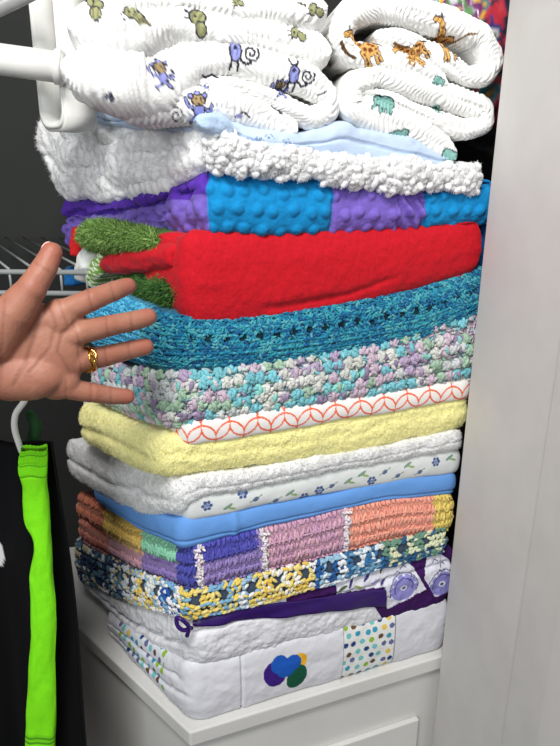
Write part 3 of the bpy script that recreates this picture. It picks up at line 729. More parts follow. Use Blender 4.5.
# left side: layered lobes with fur
def sweep(path, mode, back, n_sec=26, step=.0011, bdir=None, ndisp=None, rot=0, round_=1.0):
    """thick cloth layer that follows a path of (photo x, photo y, thickness px[, push out m]); rounded lip to the room, runs back by `back`"""
    pts = []; th = []
    for q in path:
        px, py, t = q[:3]; o = q[3] if len(q) > 3 else 0
        p = front(px, py, o) if isinstance(mode, str) else hit(px, py, mode + NL * o, NL)
        dist = np.linalg.norm(p - CP); pts.append(p); th.append(t / F * dist * .98)
    pts = np.array(pts); th = np.array(th); d = np.concatenate([[0], np.cumsum(np.linalg.norm(np.diff(pts, axis=0), axis=1))])
    n = int(d[-1] / step); T = np.linspace(0, d[-1], n); P = np.stack([np.interp(T, d, pts[:, k]) for k in range(3)], 1); W = np.interp(T, d, th)
    k = max(3, int(.009 / step)); ker = np.hanning(2 * k + 1); ker /= ker.sum()
    def sm(v): return np.convolve(np.concatenate([np.full(k, v[0]) + (v[0] - v[1]) * np.arange(k, 0, -1), v, np.full(k, v[-1]) + (v[-1] - v[-2]) * np.arange(1, k + 1)]), ker, 'valid')
    P = np.stack([sm(P[:, j]) for j in range(3)], 1); W = sm(W)
    nb = NF if isinstance(mode, str) else NL
    endr = np.minimum(T, T[-1] - T); e = np.clip(endr / (W * .5), 0, 1); capk = np.sqrt(np.clip(1 - (1 - e) ** 2, 0.0004, 1)); 
    tg = np.gradient(P, axis=0); tg /= np.linalg.norm(tg, axis=1, keepdims=True)
    if bdir is None: bdir = -nb
    bd = np.broadcast_to(bdir, tg.shape); up = np.cross(tg, bd); up /= np.linalg.norm(up, axis=1, keepdims=True)
    a = np.linspace(0, 2 * math.pi, n_sec * 2, endpoint=False)
    # section: lip is a half ellipse (towards the room), tail runs back
    cx = np.sin(a); cy = np.cos(a)      # cy=+1 lip
    lip = np.clip(cy, 0, 1); tail = np.clip(-cy, 0, 1) ** .5
    Q = P[:, None] + up[:, None] * ((W * .5 * capk)[:, None] * np.sign(cx) * abs(cx) ** .85)[..., None] \
        - bd[:, None] * ((W * .5 * round_)[:, None] * (lip - 1) * capk[:, None] ** .5)[..., None] + bd[:, None] * ((tail * back)[None, :] * (.35 + .65 * capk[:, None]))[..., None]
    S = np.broadcast_to(T[:, None], Q.shape[:2]); A = np.broadcast_to(a[None], Q.shape[:2])
    du = np.gradient(Q, axis=0); dv = np.roll(Q, -1, 1) - np.roll(Q, 1, 1); N = np.cross(du, dv); N /= np.maximum(1e-12, np.linalg.norm(N, axis=2, keepdims=True))
    c = Q.mean(1, keepdims=True)
    if np.sum(N * (Q - c)) < 0: N = -N
    if ndisp is not None: Q = Q + N * (ndisp(S, A, W[:, None]) * capk[:, None])[..., None]
    m = Q.shape[1]; idx = np.arange(n * m).reshape(n, m)
    Fq = np.stack([idx[:-1], np.roll(idx[:-1], -1, 1), np.roll(idx[1:], -1, 1), idx[1:]], -1).reshape(-1, 4)
    V = Q.reshape(-1, 3); vv = V[Fq[len(Fq) // 2]]; nn = np.cross(vv[1] - vv[0], vv[2] - vv[0])
    if nn @ N.reshape(-1, 3)[Fq[len(Fq) // 2][0]] < 0: Fq = Fq[:, ::-1].copy()
    tri = np.concatenate([Fq[:, [0, 1, 2]], Fq[:, [0, 2, 3]]]); 
    for ring_, flip in ((idx[0], 1), (idx[-1], 0)):
        ct = len(V); V = np.vstack([V, V[ring_].mean(0)]); t = np.stack([ring_, np.roll(ring_, -1), np.full(m, ct)], 1); tri = np.vstack([tri, t])
    N2 = np.vstack([N.reshape(-1, 3), tg[:1], tg[-1:]]); S2 = np.concatenate([S.ravel(), [0, d[-1]]]); A2 = np.concatenate([A.ravel(), [0, 0]])
    return V, tri, N2, S2, A2
def fur_on(V, N, k, n, L, W, pal, seed, spread=.6, mask=None):
    r = np.random.default_rng(seed); pool = np.arange(len(V)) if mask is None else np.nonzero(mask)[0]; i = r.choice(pool, n)
    A = N[i] + r.normal(0, spread, (n, 3)) + np.array([0, 0, -.25]); A /= np.linalg.norm(A, axis=1, keepdims=True); Ls = L * r.uniform(.5, 1.2, n)
    return scatter(V[i] + r.normal(0, .0008, (n, 3)) + A * Ls[:, None] * .7, A, np.cross(A, r.normal(0, 1, (n, 3))), Ls, W, W, pick(r, n, pal), 'spike')
LP = slr.cpt
FURG = [(90, 135, 52), (112, 155, 66), (145, 180, 90), (60, 100, 40), (175, 205, 125)]
def lobe(nm, path, pal, base, furL=0, nf=0, seed=1, lab=None, mat=None, back=.05, painter=None, amp=.002):
    V, tri, N, S, A = sweep(path, LP, back, n_sec=20, step=.0014, ndisp=lambda S, A, W: amp * fbm(S * 60, A * 1.5, seed))
    col = np.broadcast_to(lin(base), (len(V), 3)).copy()
    if painter: painter(V, S, A, col)
    parts = [(V, tri, col)]
    if nf: parts.append(fur_on(V, N, 0, nf, furL, .0005, pal, seed, mask=(A < 1.7) | (A > 4.6)))
    o = joinmesh(nm, parts, mat or M_plush, t12)
    if lab: o['label'] = lab
    return o
lobe('fur_patch', [(78, 236, 24, .006), (105, 237, 27, .010), (135, 241, 23, .006), (155, 244, 16, 0)], FURG, (75, 115, 42), .0042, 5200, 3, 'shaggy leaf green fur patch')
lobe('red_fold', [(99, 265, 20, .004), (118, 263, 24, .008), (140, 260, 25, .008), (168, 257, 27, .004), (192, 256, 24, -.020)], None, (192, 22, 36), lab='red velvety fold', back=.03)
lobe('fur_patch', [(118, 290, 26, -.004), (140, 291, 34, .002), (165, 293, 36, .002), (182, 296, 32, -.006)], [(52, 95, 40), (72, 120, 50), (95, 145, 65), (40, 76, 32)], (52, 92, 40), .0042, 5200, 5, 'shaggy dark green fur patch')
lobe('red_fold', [(144, 240, 12, -.010), (165, 242, 18, -.004), (194, 248, 20, -.024)], None, (192, 22, 36), lab='red velvety fold', back=.03)
def pw(V, S, A, col):
    d, ix, iy = dots(S, V[:, 2], .006, .0022, 3, .4); col[d > 0] = lin((230, 240, 215))
lobe('print_patch', [(86, 284, 20, .000), (90, 272, 20, .004), (100, 254, 16, .003)], None, (120, 165, 60), lab='green patch with pale dots', painter=pw, back=.03)
lobe('print_patch', [(74, 278, 22, -.002), (78, 264, 24, .002), (84, 250, 22, .0), (94, 240, 10, 0)], None, (238, 240, 236), lab='white cotton patch', back=.03, mat=M_cotton)
lobe('print_patch', [(70, 255, 10, -.004), (71, 242, 14, -.002), (74, 228, 12, -.002)], None, (222, 40, 45), lab='red corner patch', back=.03, mat=M_cotton)
lobe('print_patch', [(64, 285, 16, -.008), (66, 268, 16, -.008)], None, (30, 110, 180), lab='blue patch', back=.03)

# 13 purple and blue minky
sl = Slab([(60, 196, 246), (100, 200, 238), (150, 186, 236)], (206, 168, 235), [(260, 172, 236), (330, 178, 234), (425, 188, 228), (493, 180, 223)], inset=.022, pw=.55, rad=.024, seed=20, step=.0012, nt=64)
sl.groove(allg(gl(lambda a: .25 + 0 * a, .10, .009, .3, 14, hi=-.02), gl(lambda a: -.2 + 0 * a, .08, .004, .3, 15, hi=-.05),
               gl(lambda a: .62 + 0 * a, .07, .003, .3, 17, lo=.22)))
b1, b2, b3 = arc_at(sl, 205, 205), arc_at(sl, 331, 205), arc_at(sl, 425, 205)
def mink(a, v):
    d, _, _ = dots(a, v + .2, .0185, .0064, 4, .3); e = .0030 * d ** .8
    e = e + .003 * fbm(a * 35, v * 45, 21) * (1 + 1.5 * (a < 0)) + .0005 * fbm(a * 300, v * 300, 22)
    for b in (b1, b2, b3): e = e - .003 * np.exp(-((a - b) / .0022) ** 2)
    e = e + .0025 * np.sin((a + v * .8) * 420) * ((a > b3 - .035) & (a < b3))
    return e
sl.push(mink)
def c13(a, v, P, z):
    c = np.broadcast_to(lin((118, 96, 186)), (len(a), 3)).copy()
    m = ((a > b1) & (a < b2)) | (a > b3); c[m] = lin((16, 132, 192)); m = (a < b1) & (z > .25); c[m] = lin((84, 48, 160)); return c
o = sl.mesh('minky_blanket', M_plush, c13); bl(o, 'dotted plush blanket of purple and turquoise blue squares, directly on the red one')

# 14 sherpa with pale blue satin
t14 = thing('sherpa_blanket', 'fluffy white sherpa and pale blue blanket under the rolled muslins', 'blanket', (C0[0] + .1, C0[1] + .12, front(210, 168)[2]), PILE)
sl = Slab([(34, 114, 160), (56, 118, 196), (100, 122, 200), (150, 124, 190), (180, 124, 176)], (206, 116, 168), [(228, 128, 171), (246, 149, 173), (300, 151, 178), (345, 156, 184), (400, 160, 190), (470, 166, 190)], inset=.016, pw=.6, rad=.03, seed=22, step=.0014, nt=50, out=.006, radL=.05)
sl.groove(allg(gl(lambda a: .1 - a * 2, .12, .008, .4, 24, hi=-.03), gl(lambda a: -.45 + 0 * a, .1, .005, .4, 25, hi=-.05)))
def sher(a, v):
    w = worley(a * 95, v * 95, 7); return .0034 * (1 - w) + (.005 + .004 * (a < 0)) * fbm(a * 30, v * 35, 31) + .001 * fbm(a * 260, v * 260, 32)
sl.push(sher)
WH = [(254, 254, 254), (250, 250, 250), (246, 246, 246)]
parts = [sl_arrays(sl, const((246, 246, 246))), fuzz(sl, 2600, .0030, .0003, WH, 13, a1=-.005), fuzz(sl, 6000, .0018, .0007, WH, 14, a0=-.005)]
# clumps of fleece on the front edge
r = np.random.default_rng(31); n = 420; a = r.uniform(.0, sl.LR, n); z = r.uniform(-.9, .9, n); P, N, T = sl.at(a, z)
parts.append(scatter(P + N * .001, r.normal(0, 1, (n, 3)), N, .0062 * r.uniform(.7, 1.3, n), .0048, .0040, pick(r, n, WH)))
Q_ = parts[-1]; r = np.random.default_rng(32); i = r.integers(0, len(Q_[0]), 9000); A_ = r.normal(0, 1, (9000, 3)) + NF; parts.append(scatter(Q_[0][i], A_, r.normal(0, 1, (9000, 3)), .0016, .0004, .0004, pick(r, 9000, WH), 'spike'))
joinmesh('sherpa_side', parts, M_white_pile, t14)
sl = Slab([(92, 104, 124), (150, 106, 128)], (196, 110, 134), [(230, 114, 151), (265, 130, 151), (300, 133, 152), (345, 122, 158), (400, 134, 163), (452, 148, 170)], inset=.012, pw=.6, rad=.02, seed=23, step=.0013, nt=44, out=.0)
sl.groove(gl(lambda a: -.2 + 0 * a, .1, .003, .4, 25))
def cb(a, v, P, z):
    c = np.broadcast_to(lin((186, 204, 228)), (len(a), 3)).copy(); x, y, d = fpos(P); p = Paint(x, y, c)
    for px, py in ((258, 140), (285, 142), (268, 137)):
        cx, cy = sz(px, py); k = .0012; p.line([(cx - 3 * k, cy), (cx - k, cy + 2 * k), (cx, cy - 2 * k), (cx + 2 * k, cy + 2 * k), (cx + 4 * k, cy - k)], .0008, (96, 116, 150))
    return c
sl.push(lambda a, v: .0035 * fbm(a * 28, v * 40, 33) + .001 * fbm(a * 90, v * 90, 34))
sl.mesh('satin_side', mat_cloth('pale_satin', rough=.55, bump=.1, spec=.4), cb, t14)['label'] = 'pale blue smooth side'
# tuft of blue reverse peeking between the fluff at the left
V, tri, N, S, A = sweep([(196, 120, 8, .014), (206, 122, 18, .018), (220, 124, 24, .014), (234, 130, 12, .006)], 'F', .03, 18, .0016, ndisp=lambda S, A, W: .002 * fbm(S * 90, A * 2, 5))
build('blue_tuft', V, tri, M_fleece, np.broadcast_to(lin((178, 200, 226)), (len(V), 3)), t14)['label'] = 'pale blue turned-up corner'

# ------------------------------------------------------------------ muslins
def crinkle(seed, amp=.0008, wl=.0058, big=.0024):
    def f(S, A, W):
        ph = S / wl + 2.6 * fbm(S * 26, A * .9, seed) + .6 * np.sin(A * 1.5 + seed)
        lipm = np.clip(np.cos(A) * 1.3 + .8, 0, 1)
        h = vn(S * 60, A * .8 + seed, seed + 2) ** 1.3
        return lipm * (amp * np.sin(ph * 6.283) * (.35 + .9 * h) + big * fbm(S * 35, A * .9, seed + 3))
    return f
def muslin(name, label, sweeps, paintfn, seed, back=.15, group=None):
    parts = []
    for k, pth in enumerate(sweeps):
        V, tri, N, S, A = sweep(pth, 'F', back, n_sec=44, step=.0010, bdir=(np.array([-.12, 1, 0]) / np.hypot(.12, 1)), ndisp=crinkle(seed + k * 5))
        col = np.broadcast_to(lin((240, 240, 238)), (len(V), 3)).copy()
        x, y, d = fpos(V); ok = (np.cos(A) > -.15); paintfn(Paint(x, y, col, ok), k); parts.append((V, tri, col))
    o = joinmesh(name, parts, M_muslin); return tag(o, label, 'blanket', group)
def pA(p, k):
    if k == 0:
        monkey(p, *sz(236, 51), .0016, -.05); monkey(p, *sz(294, 74), .0015, -.1)
        cub(p, *sz(157, 74), .0012, .2); critter(p, *sz(119, 50), .0006, .4, c=(150, 150, 190)); critter(p, *sz(129, 42), .0005, .3, c=(120, 120, 150))
        cub(p, *sz(283, 87), .0008); p.line([sz(203, 75), sz(207, 77), sz(213, 74), sz(219, 77)], .0018, INK); critter(p, *sz(104, 100), .0006, .8, c=(110, 110, 130))
        p.line([sz(318, 95), sz(326, 92)], .0015, INK)
    if k == 1:
        cub(p, *sz(197, 105), .0013, .1, face=(175, 150, 105)); f = p.loc(*sz(174, 116), .0014, 0, 1); p.line(f(spiral(1, 5, 1.4)), .0010, INK)
        p.line([sz(236, 117), sz(243, 112), sz(250, 117)], .0018, INK); p.ell(*sz(240, 116), .003, .002, (150, 150, 200)); p.line([sz(272, 105), sz(282, 113)], .0026, (70, 66, 80)); cub(p, *sz(206, 85), .0004)
tr = 'muslin blankets on top of the pile'
muslin('muslin_blanket', 'crinkled white muslin blanket printed with lilac monkeys, on the sherpa blanket',
       [[(60, 64, 30, .030), (84, 72, 52, .036), (122, 76, 68, .034), (152, 76, 78, .022), (172, 66, 62, .010), (192, 55, 40, .004), (230, 54, 36), (275, 66, 35), (310, 80, 30), (328, 94, 24), (330, 112, 22), (312, 119, 22), (285, 104, 19), (245, 88, 16), (205, 79, 13, -.004), (180, 78, 12, -.008)],
        [(110, 98, 40, .020), (150, 100, 46, .018), (185, 104, 38, .010), (215, 103, 33, .004), (250, 110, 32), (280, 122, 27), (298, 131, 18)]], pA, 41, group=tr)
def pB(p, k):
    if k == 0:
        critter(p, *sz(91, 12), .0014, -.3); critter(p, *sz(128, 18), .0014, .8); p.line([sz(135, 24), sz(146, 29)], .0028, (110, 105, 80)); critter(p, *sz(197, 20), .0017, .1)
        critter(p, *sz(297, 33), .0012, .9); p.line([sz(288, 30), sz(292, 30)], .001, INK); p.line([sz(66, 16), sz(72, 17)], .001, INK)
    else:
        critter(p, *sz(237, 2), .0008, 1.2); critter(p, *sz(314, 10), .0012, 1.1); p.line([sz(298, 2), sz(306, 5)], .0018, (80, 75, 60))
muslin('muslin_blanket', 'crinkled white muslin with olive green critters, stacked on the monkey muslin',
       [[(66, 22, 44, .030), (90, 28, 60, .034), (120, 27, 58, .030), (148, 22, 50, .018), (175, 20, 40, .008), (205, 24, 30, .002), (250, 31, 30), (290, 42, 34), (318, 50, 38), (332, 52, 32)],
        [(120, -4, 36, .024), (160, -4, 30, .01), (200, 1, 24), (250, 3, 28), (290, 8, 34), (318, 8, 34), (328, 6, 26)]], pB, 55, group=tr)
def pC(p, k):
    giraffe(p, *sz(370, 49), .0016, .55, -1); giraffe(p, *sz(418, 50), .0014, 1.0, -1); giraffe(p, *sz(452, 43), .0016, .15, -1)
    giraffe(p, *sz(412, 58), .0007, 0, 1); p.line([sz(342, 42), sz(346, 52), sz(355, 58)], .0026, (90, 66, 40)); elephant(p, *sz(438, 80), .0008, -.4, 1)
    p.line([sz(396, 43), sz(404, 47), sz(410, 47)], .0022, (120, 85, 50)); p.line([sz(460, 42), sz(468, 34), sz(477, 34)], .002, (120, 95, 50))
muslin('muslin_blanket', 'crinkled white muslin printed with yellow giraffes, upper right of the pile',
       [[(374, 36, 14, -.006), (400, 38, 17, 0), (440, 55, 20, 0), (470, 76, 18), (488, 74, 20), (496, 58, 22), (484, 34, 24), (452, 20, 26), (415, 10, 26), (380, 2, 26), (352, 10, 26), (341, 32, 22), (350, 53, 22), (382, 56, 26), (420, 70, 28), (448, 84, 20)]], pC, 67, group=tr)
def pD(p, k):
    elephant(p, *sz(387, 103), .0014, -.1, -1); elephant(p, *sz(398, 137), .0014, .2, 1); elephant(p, *sz(449, 155), .0013, -.3, 1)
    elephant(p, *sz(440, 108), .0006, -.3, 1)
muslin('muslin_blanket', 'crinkled white muslin printed with sea green elephants, below the giraffe muslin',
       [[(364, 90, 8, -.006), (395, 101, 12, -.002), (432, 118, 18), (465, 130, 20), (488, 124, 20), (486, 108, 22), (455, 97, 24), (415, 84, 24), (380, 73, 24), (354, 84, 24), (352, 106, 28), (385, 117, 40), (420, 130, 38), (444, 148, 26), (456, 160, 14)]], pD, 79, group=tr)

# ------------------------------------------------------------------ bag behind on the right
tb = thing('plastic_bag', 'clear plastic bag holding red and multicoloured cloth, behind the giraffe muslin', 'bag', aty(478, 100, .92))
bm = bmesh.new(); bmesh.ops.create_icosphere(bm, subdivisions=6, radius=1); V = np.array([v.co[:] for v in bm.verts]); Fx = np.array([[v.index for v in f.verts] for f in bm.faces]); bm.free()
cen = aty(478, 5, .90)
n_ = fbm(V[:, 0] * 2.5 + V[:, 2], V[:, 1] * 2.5 + 9, 3, 4) + .5 * abs(fbm(V[:, 0] * 5, V[:, 2] * 5 + V[:, 1] * 3, 9, 3))
Q = cen + V * np.array([.105, .09, .13]) * (1 + .16 * n_)[:, None]
cv = fbm(V[:, 0] * 4.5 + 3, V[:, 2] * 4.5 + V[:, 1] * 3, 21, 2); k = np.floor((cv + 1) * 7).astype(int)
PB = np.array([(200, 40, 60), (40, 60, 140), (230, 230, 235), (90, 150, 80), (120, 40, 110), (240, 190, 60), (60, 140, 150), (215, 60, 80), (30, 40, 70)], float)
col = lin(PB)[k % 9]; rm = V[:, 0] > .25; col[rm & (cv > -.2)] = lin((205, 36, 62)); rw = rm & (cv > .3); col[rw] = lin((235, 200, 205))
build('cloth', Q, Fx, M_plasticbag, col, tb)
film = mat_plain('clear_film', (225, 230, 232), .12); nb = film.node_tree.nodes['Principled BSDF']; nb.inputs['Transmission Weight'].default_value = .95; nb.inputs['IOR'].default_value = 1.05; nb.inputs['Alpha'].default_value = .35
n2 = fbm(V[:, 0] * 4 + V[:, 2] * 2, V[:, 1] * 4, 33, 4)
build('film', cen + V * np.array([.115, .10, .15]) * (1 + .10 * abs(n2) + .16 * n_)[:, None] + np.array([0, 0, -.01]), Fx, film, None, tb)

# ------------------------------------------------------------------ rod, bracket, wire shelf
def rodpath(a, b, n=2): return np.array([a + (b - a) * t for t in np.linspace(0, 1, n)])
a = aty(-160, 38, .645); b = aty(64, 68, .665)
V, Fq = tube(rodpath(a, b, 6), .0138, 28); rod = build('closet_rod', V, Fq, M_plastic); tag(rod, 'white round closet rod running in from the left edge', 'rod')
tbk = thing('rod_bracket', 'white oblong loop bracket that carries the closet rod', 'bracket', aty(50, 110, .70))
def stad(cx, cz, hw, hh, n=48):
    o = []
    for i in range(n):
        t = 2 * math.pi * i / n; x = hw * math.copysign(abs(math.cos(t)) ** .6, math.cos(t)); z = (hh - hw) * (1 if math.sin(t) > 0 else -1) * min(1, abs(math.sin(t)) * 4) + hw * math.copysign(abs(math.sin(t)) ** .9, math.sin(t)); o.append((cx + x, cz + z))
    return o
cb0 = aty(46, 22, .69)
yaw = Matrix.Rotation(R(-38), 3, 'Z')
bm = bmesh.new(); out_ = stad(0, 0, .023, .098); in_ = stad(0, 0, .0155, .088); rings = []
for (pl, yy) in ((out_, -.004), (out_, .036), (in_, .036), (in_, -.004)):
    rings.append([bm.verts.new(Vector(cb0) + yaw @ Vector((x, yy, z))) for x, z in pl])
for i in range(4):
    A_, B_ = rings[i], rings[(i + 1) % 4]
    for j in range(len(A_)): bm.faces.new((A_[j], A_[(j + 1) % len(A_)], B_[(j + 1) % len(A_)], B_[j]))
bmesh.ops.recalc_face_normals(bm, faces=bm.faces[:]); bmesh.ops.bevel(bm, geom=[e for e in bm.edges if e.calc_face_angle(0) > 1.2], offset=.003, segments=3, affect='EDGES')
bmobj('loop', bm, M_plastic, tbk, smooth=True)
V, Fq = tube(rodpath(aty(55, 66.6, .664), aty(62, 67.6, .665), 3), .0155, 28); build('collar', V, Fq, M_plastic, None, tbk)
a = aty(-60, 36, .66); b = aty(36, -10, .66); V, Fq = tube(rodpath(a, b, 3), .007, 14)
tag(build('support_arm', V, Fq, mat_plain('grey_metal', (150, 150, 150), .4)), 'thin grey support arm slanting across the top left corner', 'arm')
def wire_shelf(y0, zc, x0, x1, lab):
    t = thing('wire_shelf', lab, 'shelf', ((x0 + x1) / 2, y0 + .15, zc))
    V, Fq = tube(rodpath(np.array([x0, y0, zc]), np.array([x1, y0, zc])), .0032, 10); build('front_rail', V, Fq, M_metal, None, t)
    V, Fq = tube(rodpath(np.array([x0, y0, zc - .025]), np.array([x1, y0, zc - .025])), .0032, 10); build('lower_rail', V, Fq, M_metal, None, t)
    ps = []
    for x in np.arange(x0 + .012, x1, .03): ps += [tube(np.array([[x, y0, zc + .003], [x - .06, y0 + .1, zc + .003], [x - .198, y0 + .33, zc + .003]]), .0016, 6), tube(np.array([[x, y0, zc - .025], [x, y0, zc + .003]]), .0016, 6)]
    V, Fq = merge(ps); build('wires', V, Fq, M_metal, None, t)
p_ = aty(20, 272, .76); wire_shelf(.76, p_[2], -.9, -.165, 'white wire shelf behind the hand')
p_ = aty(5, 735, .66); wire_shelf(.70, p_[2] - .02, -.9, -.335, 'white wire shelf low behind the hanging black garment')

# ------------------------------------------------------------------ hanging garment
tg_ = thing('hanging_garment', 'black garment with neon green band hanging at the left edge', 'garment', aty(30, 746, .60))
def sheet(cols, rows, fn, thick, name, colr, mat, parent):
    u = np.linspace(0, 1, cols); v = np.linspace(0, 1, rows); Uu, Vv = np.meshgrid(u, v, indexing='ij'); P = fn(Uu, Vv)
    du = np.gradient(P, axis=0); dv = np.gradient(P, axis=1); N = np.cross(du, dv); N /= np.linalg.norm(N, axis=2, keepdims=True)
    Pb = P + N * thick; n, m = P.shape[:2]; i1 = np.arange(n * m).reshape(n, m); i2 = i1 + n * m
    def q(i): return np.stack([i[:-1, :-1], i[1:, :-1], i[1:, 1:], i[:-1, 1:]], -1).reshape(-1, 4)
    Fq = [q(i1), q(i2)[:, ::-1]]
    for e1, e2 in ((i1[0], i2[0]), (i1[-1], i2[-1]), (i1[:, 0], i2[:, 0]), (i1[:, -1], i2[:, -1])): Fq.append(np.stack([e1[:-1], e1[1:], e2[1:], e2[:-1]], 1))
    V = np.concatenate([P.reshape(-1, 3), Pb.reshape(-1, 3)]); return build(name, V, np.concatenate(Fq), mat, np.broadcast_to(lin(colr), (len(V), 3)) if not callable(colr) else colr(V), parent)
tl = aty(-330, 430, .585); tr_ = aty(52, 445, .585); bL = aty(-60, 800, .40);  # body widened far past the left edge, unseen, to block light from there
def gf(U, Vv):
    x = tl[0] + (tr_[0] + .0 - tl[0]) * U; zt = tl[2] - .02 * abs(U - .55); z = zt + (aty(0, 860, .585)[2] - zt) * Vv
    x = x + Vv * .004; y = .585 + .012 * np.sin(U * 40 + Vv * 2) * (.3 + Vv) + .006 * np.sin(Vv * 9 + U * 5)
    z = z - .03 * (1 - Vv) * np.clip((U - .0) * 0, 0, 1); return np.stack([x, y, z], -1)
def gcol(V):
    c = np.broadcast_to(lin((9, 9, 12)), (len(V), 3)).copy(); o = aty(-4, 556, .585); m = ((V[:, 0] - o[0]) / .0065) ** 2 + ((V[:, 2] - o[2]) / .016) ** 2 < 1; c[m] = lin((225, 225, 225)); return c
sheet(200, 140, gf, .004, 'body', gcol, M_jersey, tg_)
# neon green tube-like band
cen_ = [(34, 448, 26), (33, 458, 30), (33, 472, 29), (35, 484, 24), (36, 500, 27), (37, 520, 28), (42, 536, 18), (43, 550, 19), (41, 575, 25), (43, 600, 28), (44, 630, 28), (42, 660, 30), (42, 690, 33), (41, 715, 36), (40, 750, 36), (40, 800, 36)]
pp = np.array([aty(x, y, .568) for x, y, w in cen_]); ww = np.array([w for *_, w in cen_]) * .00094; dd = np.linspace(0, 1, len(pp)); T = np.linspace(0, 1, 420)
tt = np.array([c[1] for c in cen_], float); tt = (tt - tt[0]) / (tt[-1] - tt[0]); pc = np.stack([np.interp(T, tt, pp[:, k]) for k in range(3)], 1); wc = np.interp(T, tt, ww)
for _ in range(60): pc[1:-1] = (pc[:-2] + 2 * pc[1:-1] + pc[2:]) / 4; wc[1:-1] = (wc[:-2] + 2 * wc[1:-1] + wc[2:]) / 4
ns = 48; a = np.linspace(0, 2 * math.pi, ns, endpoint=False); yT = np.linspace(448, 800, 420)
Rx = wc[:, None] / 2 * np.cos(a); Ry = .008 * np.sin(a) * (1 + 0 * wc[:, None])
cuff = (yT < 474)[:, None]; Ry = Ry + cuff * .0012 * np.sin(a * 22) + .0022 * fbm(T[:, None] * 14, a[None] * 1.2, 4)
for ys in (452, 462, 474, 733, 737): Ry = Ry * (1 - .14 * np.exp(-((yT - ys) / 1.2) ** 2)[:, None])
Q = np.stack([pc[:, None, 0] + Rx, pc[:, None, 1] + Ry, pc[:, None, 2] + 0 * Rx + .0015 * np.sin(a * 3)[None]], -1)
idx = np.arange(420 * ns).reshape(420, ns); Fq = np.stack([idx[:-1], np.roll(idx[:-1], -1, 1), np.roll(idx[1:], -1, 1), idx[1:]], -1).reshape(-1, 4).tolist() + [list(idx[0]), list(idx[-1][::-1])]
gc = np.broadcast_to(lin((132, 238, 28)), (420, ns, 3)).copy()
for ys in (453, 463, 474, 734, 738): gc[abs(yT - ys) < .7] = lin((70, 140, 20))
build('green_band', Q.reshape(-1, 3), Fq, M_jersey, gc.reshape(-1, 3), tg_)['label'] = 'neon green band with gathered top hem'
# dark green collar behind the hanger
V, Fq = tube(np.array([aty(24, 452, .60), aty(34, 440, .60), aty(36, 424, .60), aty(28, 411, .60)]), [.006, .007, .006, .004], 12)
build('collar', V, Fq, M_jersey, np.broadcast_to(lin((30, 66, 34)), (len(V), 3)), tg_)['label'] = 'dark green collar'
hp = np.array([aty(x, y, .575) for x, y in ((22, 452), (19, 444), (15, 432), (14, 424), (15, 414), (20, 407), (26, 400), (24, 391), (16, 388), (10, 392))])
d = np.concatenate([[0], np.cumsum(np.linalg.norm(np.diff(hp, axis=0), axis=1))]); T = np.linspace(0, d[-1], 50); hp = np.stack([np.interp(T, d, hp[:, k]) for k in range(3)], 1)
for _ in range(6): hp[1:-1] = (hp[:-2] + hp[1:-1] + hp[2:]) / 3
V, Fq = tube(hp, .0030, 12); tag(build('clothes_hanger', V, Fq, M_plastic), 'white plastic hanger hook just below the hand', 'hanger')

# ------------------------------------------------------------------ hand
def hp_(x, y, dep): return aty(x, y, dep)
K = .00078
def capsule(a, b, ra, rb, n=20, flat=1.0):
    a = np.asarray(a); b = np.asarray(b); d = b - a; L = np.linalg.norm(d); d = d / L; pts = []; rr = []
    for t in np.linspace(-math.pi / 2, 0, 6): pts.append(a + d * ra * math.sin(t)); rr.append(max(1e-5, ra * math.cos(t)))
    for t in np.linspace(0, 1, 8)[1:-1]: pts.append(a + d * L * t); rr.append(ra + (rb - ra) * t)
    for t in np.linspace(0, math.pi / 2, 6): pts.append(b + d * rb * math.sin(t)); rr.append(max(1e-5, rb * math.cos(t)))
    return tube(pts, rr, n)
def ellip(c, r, rot=None):
    u = 24; v = 16; V = []; 
    for j in range(v + 1):
        for i in range(u): t = math.pi * j / v; p = 6.2832 * i / u; V.append((max(math.sin(t), 1e-3) * math.cos(p) * r[0], max(math.sin(t), 1e-3) * math.sin(p) * r[1], math.cos(t) * r[2]))
    V = np.array(V)
    if rot is not None: V = V @ np.array(rot).T
    idx = np.arange((v + 1) * u).reshape(v + 1, u); Fq = np.stack([idx[:-1], np.roll(idx[:-1], -1, 1), np.roll(idx[1:], -1, 1), idx[1:]], -1).reshape(-1, 4).tolist() + [list(idx[0][::-1]), list(idx[-1])]
    return V + np.asarray(c), Fq
D0 = .485
FING = {  # joints (x, y, distance, radius px)
 'index': [(30, 325, D0 + .002, 15), (64, 311, D0 + .004, 12.8), (92, 300, D0 + .018, 11.6), (114, 291, D0 + .034, 10.6), (128, 286, D0 + .045, 9.4)],
 'middle': [(36, 342, D0 + .002, 15), (78, 333, D0 + .006, 13.0), (108, 326, D0 + .024, 11.8), (132, 321, D0 + .040, 11.0), (148, 317, D0 + .050, 10.2)],
 'ring': [(36, 358, D0 + .002, 15), (78, 361, D0 + .008, 12.8), (106, 356, D0 + .026, 11.6), (130, 350, D0 + .042, 10.8), (145, 347, D0 + .050, 10)],
 'little': [(26, 378, D0 + .002, 15), (66, 388, D0 + .004, 12.2), (92, 393, D0 + .014, 10.8), (112, 396, D0 + .024, 9.8), (127, 397, D0 + .031, 9.0)],
 'thumb': [(-6, 338, D0 - .008, 27), (14, 312, D0 - .012, 20), (32, 288, D0 - .010, 14.5), (44, 269, D0 - .004, 12.4), (52, 253, D0 + .002, 10.6)]}
parts = []; tips = {}
for nm, js in FING.items():
    P = [hp_(x, y, d) for x, y, d, r in js]; rr = [r * K * .97 for *_, r in js]
    for i in range(len(P) - 1): parts.append(capsule(P[i], P[i + 1], rr[i], rr[i + 1]))
    for i in (2, 3): parts.append(ellip(P[i], (rr[i] * 1.03,) * 3))
    tips[nm] = (P, rr)
